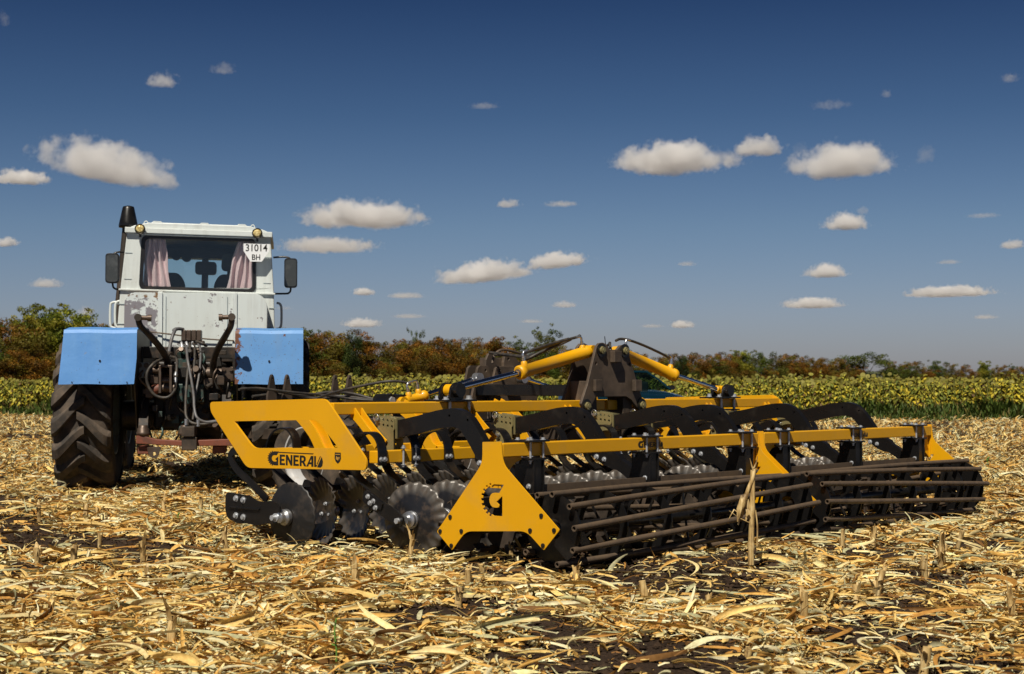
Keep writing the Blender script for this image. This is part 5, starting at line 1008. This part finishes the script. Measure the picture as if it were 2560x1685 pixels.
# ------------------------------------------------------------------ maize residue covering the soil
def straw():
    VV, FF, CC = [], [], []; off = 0
    PALS = np.array([(.91, .645, .235), (.95, .78, .39), (.80, .48, .13), (.54, .275, .065), (.56, .55, .32), (.72, .68, .42), (.22, .11, .035), (.95, .87, .56)]); PW = np.array([.24, .18, .15, .11, .08, .07, .09, .08])
    def pieces(n, z0, z1, L0, L1, w0, w1, nseg, lift, curl, maskp, spread=.41, flat=False, width_pow=1.0):
        nonlocal off
        y = np.sqrt(R.uniform(z0 ** 2, z1 ** 2, n)); x = R.uniform(-1, 1, n) * (spread * y + .5)
        m = .40 * vn(x, y, 1.05) + .40 * vn(x, y, 2.6) + .20 * vn(x, y, 6.9); keep = R.random(n) < np.clip((m - .50) * maskp * 2.0 + .36, .045, 1) * (1 - .62 * worked(x, y)); x, y = x[keep], y[keep]; n = len(x)
        L = L0 + (L1 - L0) * R.random(n) ** 2; wd = w0 + (w1 - w0) * R.random(n) ** 1.5
        az = R.uniform(0, 2 * PI, n); k1 = R.normal(0, curl, n); el = np.where(R.random(n) < (.28 if flat else .06), R.uniform(0, lift * (2.0 if flat else 1.5), n), R.uniform(-.1, lift, n)); k2 = -R.uniform(.2, 2.2, n) * el * 1.0; roll = R.normal(0, .75, n); tw = R.normal(0, .8, n) * (0 if flat else 1)
        wid = L / nseg; px, py = x.copy(), y.copy(); pz = ground_h(x, y) + R.random(n) ** 2 * (.03 + .16 * np.clip(m[keep] - .46, 0, .3)) + .003
        ring = []; taper = [.55 + .45 * R.random(n) if 0 < i < nseg else .12 + .75 * R.random(n) ** 1.5 for i in range(nseg + 1)]; taper[nseg // 2] = np.ones(n) if nseg > 1 else taper[0]; cup = np.where(R.random(n) < .45, R.uniform(.5, 1.3, n), R.uniform(-.6, .5, n))
        for i in range(nseg + 1):
            t = i / nseg; a = az + k1 * t * 1.6; e = el + k2 * t * 1.5; r_ = roll + tw * t
            dx, dy, dz = np.cos(a) * np.cos(e), np.sin(a) * np.cos(e), np.sin(e)
            sx_, sy_ = -np.sin(a), np.cos(a); ux, uy, uz = -np.cos(a) * np.sin(e), -np.sin(a) * np.sin(e), np.cos(e)
            w_ = wd * .5 * (np.clip(1.25 - t, .12, 1) * (.7 if i == 0 else 1) if not flat else taper[i])
            cr, sr = np.cos(r_), np.sin(r_); vx, vy, vz = sx_ * cr + ux * sr, sy_ * cr + uy * sr, uz * sr; nx, ny, nz = -sx_ * sr + ux * cr, -sy_ * sr + uy * cr, uz * cr
            c = np.stack([px, py, pz], 1); V_ = np.stack([vx, vy, vz], 1) * w_[:, None]; N_ = np.stack([nx, ny, nz], 1) * (w_ * cup)[:, None]
            g = ground_h(px, py)
            for q in (c - V_ + N_, c, c + V_ + N_): q[:, 2] = np.maximum(q[:, 2], g + .002); ring.append(q)
            px = px + dx * wid; py = py + dy * wid; pz = pz + dz * wid
        V = np.stack(ring, 1); per = 3 * (nseg + 1); f = np.array([[3 * i + j, 3 * i + j + 1, 3 * i + j + 4, 3 * i + j + 3] for i in range(nseg) for j in (0, 1)])
        col = PALS[R.choice(len(PALS), n, p=PW)] * R.uniform(.78, 1.14, (n, 1)); 
        ct = np.repeat(col[:, None], per, 1); sd_ = R.uniform(.80, 1.08, (n, 3)); ct = ct * np.tile(sd_, (1, nseg + 1))[:, :, None]; al = 1 - R.uniform(-.1, .22, (n, 1)) * np.repeat(np.linspace(0, 1, nseg + 1), 3)[None]; ct = np.clip(ct * al[:, :, None] * R.uniform(.9, 1.1, (n, per, 1)), 0, .95)
        VV.append(V.reshape(-1, 3)); FF.append((f[None] + (np.arange(n) * per)[:, None, None]).reshape(-1, 4) + off); CC.append(ct.reshape(-1, 3)); off += n * per
    #        n      z0   z1   length      width        seg lift curl mask
    pieces(13000, 4.6, 9.5, .10, .46, .011, .035, 9, .40, 1.15, 4.6)
    pieces(17000, 4.6, 9.5, .08, .30, .005, .014, 5, .38, .8, 4.6)
    pieces(58000, 4.6, 10., .035, .15, .008, .026, 4, .55, .7, 4.6, flat=True)
    pieces(110000, 4.6, 10., .012, .07, .003, .012, 2, .5, .45, 3.2, flat=True)
    pieces(24000, 9.5, 16, .10, .42, .013, .036, 6, .45, 1.1, 4.2)
    pieces(20000, 9.5, 16, .08, .28, .006, .016, 4, .45, .7, 4.2)
    pieces(64000, 10, 18, .04, .17, .009, .028, 3, .65, .6, 4.2, flat=True)
    pieces(70000, 10, 18, .02, .09, .005, .015, 2, .6, .35, 3.2, flat=True)
    pieces(46000, 16, 28, .10, .34, .014, .036, 3, .65, .9, 3.4)
    pieces(90000, 18, 30, .04, .18, .010, .028, 2, .95, .3, 3.4, flat=True)
    pieces(62000, 28, 51, .10, .30, .018, .042, 2, .85, .6, 3.2)
    pieces(50000, 28, 51, .06, .22, .018, .042, 2, 1.1, .3, 3.2, flat=True)
    # keep the residue out of the sunflowers
    V = np.concatenate(VV); F = np.concatenate(FF); Cc = np.concatenate(CC); ok = V[F[:, 0], 1] < verge_y(V[F[:, 0], 0]) - .1; F = F[ok]
    o = npmesh('straw_litter', V, F, Cc, 'straw', 'stuff', True); tag(o, 'dry maize leaves and chaff littering the dark soil', 'straw')
def clods():
    n = 60000; y = np.sqrt(R.uniform(4.6 ** 2, 14 ** 2, n)); x = R.uniform(-1, 1, n) * (.38 * y + .4); s = .004 + .022 * R.random(n) ** 3.5
    b = np.array([(1, 0, 0), (-1, 0, 0), (0, 1, 0), (0, -1, 0), (0, 0, 1), (0, 0, -1)], float); V = b[None] * s[:, None, None] * R.uniform(.6, 1.3, (n, 6, 1)); a = R.uniform(0, 6.28, n); ca, sa = np.cos(a)[:, None], np.sin(a)[:, None]
    V = np.stack([V[..., 0] * ca - V[..., 1] * sa, V[..., 0] * sa + V[..., 1] * ca, V[..., 2] * .7], 2) + np.stack([x, y, ground_h(x, y) + s * .25], 1)[:, None]
    f = np.array([(0, 2, 4), (2, 1, 4), (1, 3, 4), (3, 0, 4), (2, 0, 5), (1, 2, 5), (3, 1, 5), (0, 3, 5)]); F = (f[None] + (np.arange(n) * 6)[:, None, None]).reshape(-1, 3)
    c = np.array([[.045, .029, .019]]) * R.uniform(.5, 1.5, (n, 1)); o = npmesh('soil_crumbs', V.reshape(-1, 3), F, np.repeat(c, 6, 0), 'clod', 'stuff', False); tag(o, 'loose crumbs of dark brown soil between the straw', 'soil')
straw(); clods()
def mat_stalk():
    m, nt, bs = nodes('dry_maize_stalk'); t = nt.nodes.new('ShaderNodeTexCoord'); mp = nt.nodes.new('ShaderNodeMapping'); mp.inputs['Scale'].default_value = (70, 70, 6); nt.links.new(t.outputs['Object'], mp.inputs[0])
    n = noise(nt, 1, 4, .6, vec=mp.outputs[0]); n2 = noise(nt, 14, 4)
    c = ramp(nt, n, [(.30, (.16, .085, .03)), (.5, (.50, .34, .13)), (.75, (.76, .60, .32))]); c = mix(nt, ramp(nt, n2, [(.52, (0, 0, 0)), (.72, (.85, .85, .85))]), c, (.13, .075, .03)); nt.links.new(c, bs.inputs['Base Color']); bs.inputs['Roughness'].default_value = .6; bump(nt, bs, n, .4, .004); return m
MAT['stalk'] = mat_stalk()
def stub(m, h, r, lean, rr, ragged=True):
    n = 10; lx, ly = lean; P = []
    for i in range(7): t = i / 6; P.append((lx * h * t, ly * h * t, -.03 + (h + .03) * t))
    m.tube(P, [r * (1.12 - .1 * i / 6 + (.16 if i in (1, 4) else 0)) for i in range(7)], n, True)
    for k in range(rr.randrange(7, 12)):       # torn fibres and husk hanging on the stump
        a = rr.uniform(0, 6.28); q = r * 1.06; z = h * rr.uniform(-.05, .9); L = h * rr.uniform(.3, .75); x, y = lx * z + q * math.cos(a), ly * z + q * math.sin(a); o = rr.uniform(.05, .6) * L; ta = Vector((-math.sin(a), math.cos(a), 0)) * r * rr.uniform(.3, .95)
        p0 = Vector((x, y, z)); p1 = p0 + Vector((math.cos(a) * o * .3, math.sin(a) * o * .3, L * .5)); p2 = p0 + Vector((math.cos(a) * o, math.sin(a) * o, L * rr.uniform(.2, 1)))
        m.add([p0 - ta, p0 + ta, p1 - ta * .9, p1 + ta * .9, p2 - ta * .2, p2 + ta * .2], [(0, 1, 3, 2), (2, 3, 5, 4)], True)
def stalks():
    rr = random.Random(21); cam_z = 1.05
    def at(px, py):
        p = rad(1.755); dx, dz = (px - 1280) / 3900, -(py - 842.5) / 3900; y = math.cos(p) - math.sin(p) * dz; z = math.sin(p) + math.cos(p) * dz; t = 1.05 / -z; return dx * t, y * t
    S = [(1022, 1395, 95, 'pale upright stub left of the scalloped front disc'), (1450, 1480, 80, 'squat stub in the foreground below the tall broken stalk'), (178, 1425, 75, 'split stub at the left among straw'), (95, 1420, 60, 'short stub at the far left'), (570, 1400, 90, 'stub with a straight cut top in front of the left disc'), (890, 1475, 90, 'upright pale stub in the left foreground'), (425, 1640, 120, 'dark torn stub nearest the camera on the left'), (360, 1430, 100, 'leaning brown stub below the tractor tyre'), (1165, 1480, 60, 'stub right of the pale one in the left foreground'), (1440, 1525, 70, 'low stub near the middle of the foreground'), (2010, 1570, 110, 'dark slanting stub in the right foreground'), (2140, 1520, 65, 'short cut stub beside the thin dark one'), (2185, 1510, 105, 'thin dark stub with a spiky tip in the right foreground'), (2350, 1430, 110, 'tall yellowish stub on the right near the roller end'), (2315, 1450, 70, 'split stub beside the tall yellowish one'), (2305, 1680, 90, 'stub at the bottom edge on the right'), (2535, 1560, 100, 'stub at the right edge'), (1620, 1520, 80, 'ragged stub under the roller in the centre right'), (2180, 1370, 70, 'pale stub before the far roller section'), (2430, 1250, 90, 'pale stub leaning on the far roller end'), (500, 1290, 60, 'stub between the tractor wheel and the side plate'), (700, 1330, 50, 'small stub in front of the edge disc')]
    for (px, py, hp, lab) in S:
        x, y = at(px, py); h = hp / 3900 * y * .78; m = M(); stub(m, h, rr.uniform(.012, .017), (rr.uniform(-.25, .25), rr.uniform(-.1, .2)), rr); o = m.obj('maize_stub', 'stalk', None, 0, (x, y, float(ground_h(x, y))), (0, 0, rr.uniform(0, 6)))
        tag(o, 'dry maize ' + lab, 'maize stub', 'cut maize stubs in the foreground')
    m = M()
    for i in range(300):
        y = math.sqrt(rr.uniform(36, 48 ** 2)) if i > 60 else math.sqrt(rr.uniform(36, 300)); x = rr.uniform(-1, 1) * (.38 * y); q = M(); stub(q, rr.uniform(.04, .15), rr.uniform(.010, .016), (rr.uniform(-.4, .4), rr.uniform(-.3, .3)), rr); g = float(ground_h(x, y)); m.add([(a + x, b + y, c + g) for a, b, c in q.v], q.f, True)
        if y > verge_y(x) - .3: pass
    o = m.obj('stubble', 'stalk'); tag(o, 'scattered short maize stubble over the whole field', 'stubble', None, 'stuff')
    # tall broken stalk in front of the roller
    x, y = at(1880, 1432); T = thing('broken_maize_stalk', 'tall broken maize stalk with a folded husk standing in front of the cage roller', 'maize stalk', (x, y, float(ground_h(x, y))))
    k = y / 3900.; m = M(); pts = [(-2, 0), (-2, 60), (0, 120), (2, 185), (3, 250)]; 
    P = smooth_path([(a * k, 0, b * k) for a, b in pts], 6); rs = []
    for i in range(len(P)): z = P[i].z / k; rs.append((7.8 - z * .008 + 2.2 * math.exp(-((z - 62) / 7) ** 2) + 2.0 * math.exp(-((z - 150) / 7) ** 2)) * k)
    m.tube(P, rs, 12); m.obj('stem', 'stalk', T)
    m = M(); m.tube(smooth_path([(3 * k, 0, 245 * k), (8 * k, 0, 255 * k), (2 * k, -.01, 230 * k), (-12 * k, -.015, 195 * k), (-22 * k, -.015, 160 * k)], 5), [3 * k, 3.5 * k, 4 * k, 4.5 * k, 5 * k, 5 * k] + [5 * k] * 15, 8); m.tube(smooth_path([(-14 * k, -.015, 190 * k), (-22 * k, -.018, 175 * k), (-30 * k, -.018, 150 * k), (-32 * k, -.018, 135 * k)], 4), [4 * k, 5 * k, 6 * k, 7.5 * k, 8.5 * k, 9 * k, 9 * k, 8.5 * k, 7 * k, 6 * k, 5 * k, 4 * k, 2 * k], 7)
    for (a, b, c) in ((3, 250, -14), (-30, 140, -50), (-26, 150, -10), (6, 255, 14)): m.tube([(a * k, -.01, b * k), ((a + c * .3) * k, -.02, (b + 12) * k), ((a + c * .6) * k, -.02, (b + 30 if b > 200 else b - 14) * k)], [2.5 * k, 2 * k, .6 * k], 5)
    for i in range(9):
        a = rr.uniform(0, 6.28); q = Vector((-20 + 9 * math.cos(a), -6 + 7 * math.sin(a), rr.uniform(150, 190))) * k; e = Vector((-28 + 16 * math.cos(a), -6 + 8 * math.sin(a), rr.uniform(112, 135))) * k; t_ = Vector((3.5 * k, 0, 0)); mid = (q + e) * .5 + Vector((math.cos(a) * 6 * k, math.sin(a) * 5 * k, 0)); m.add([q - t_, q + t_, mid - t_ * 1.5, mid + t_ * 1.5, e - t_ * .4, e + t_ * .4], [(0, 1, 3, 2), (2, 3, 5, 4)], True)
    m.obj('husk', 'stalk', T)
    m = M(); m.tube(smooth_path([(9 * k, .0, 150 * k), (14 * k, 0, 110 * k), (13 * k, 0, 60 * k)], 4), [2.2 * k] * 9, 6); m.tube([(-4 * k, 0, 118 * k), (-34 * k, -.02, 132 * k), (-58 * k, -.02, 150 * k)], [1.6 * k, 1.2 * k, .5 * k], 5); m.obj('leaf_fibre', 'stalk', T)
    # green weeds
    MAT['weed'] = paint('weed_leaf', (.12, .26, .04), .5, dirt=(.2, .3, .06), amt=.4)
    for px, py, hp, lab in ((838, 1684, 140, 'thin green weed seedling at the bottom left of centre'), (446, 1310, 34, 'little green weed between straw left of the front disc'), (2470, 1180, 40, 'small green weed right of the roller')):
        x, y = at(px, py); k = y / 3900.; T = thing('weed', lab, 'weed', (x, y, float(ground_h(x, y)) - .005)); m = M(); m.tube(smooth_path([(0, 0, 0), (3 * k, 0, hp * .4 * k), (-2 * k, 0, hp * .75 * k), (2 * k, 0, hp * k)], 4), 2.2 * k, 6); m.obj('stem', 'weed', T); m = M()
        for i in range(9):
            z = hp * (.45 + .55 * i / 8) * k; a = i * 2.4; L = (16 - i * .8) * k * (hp / 140) ** .5; d = Vector((math.cos(a), math.sin(a), .3)); s_ = Vector((-math.sin(a), math.cos(a), 0)) * L * .35; p = Vector((0, 0, z)); m.add([p, p + d * L * .5 - s_, p + d * L, p + d * L * .5 + s_], [(0, 1, 2, 3)], True)
        m.obj('leaf', 'weed', T)
stalks()
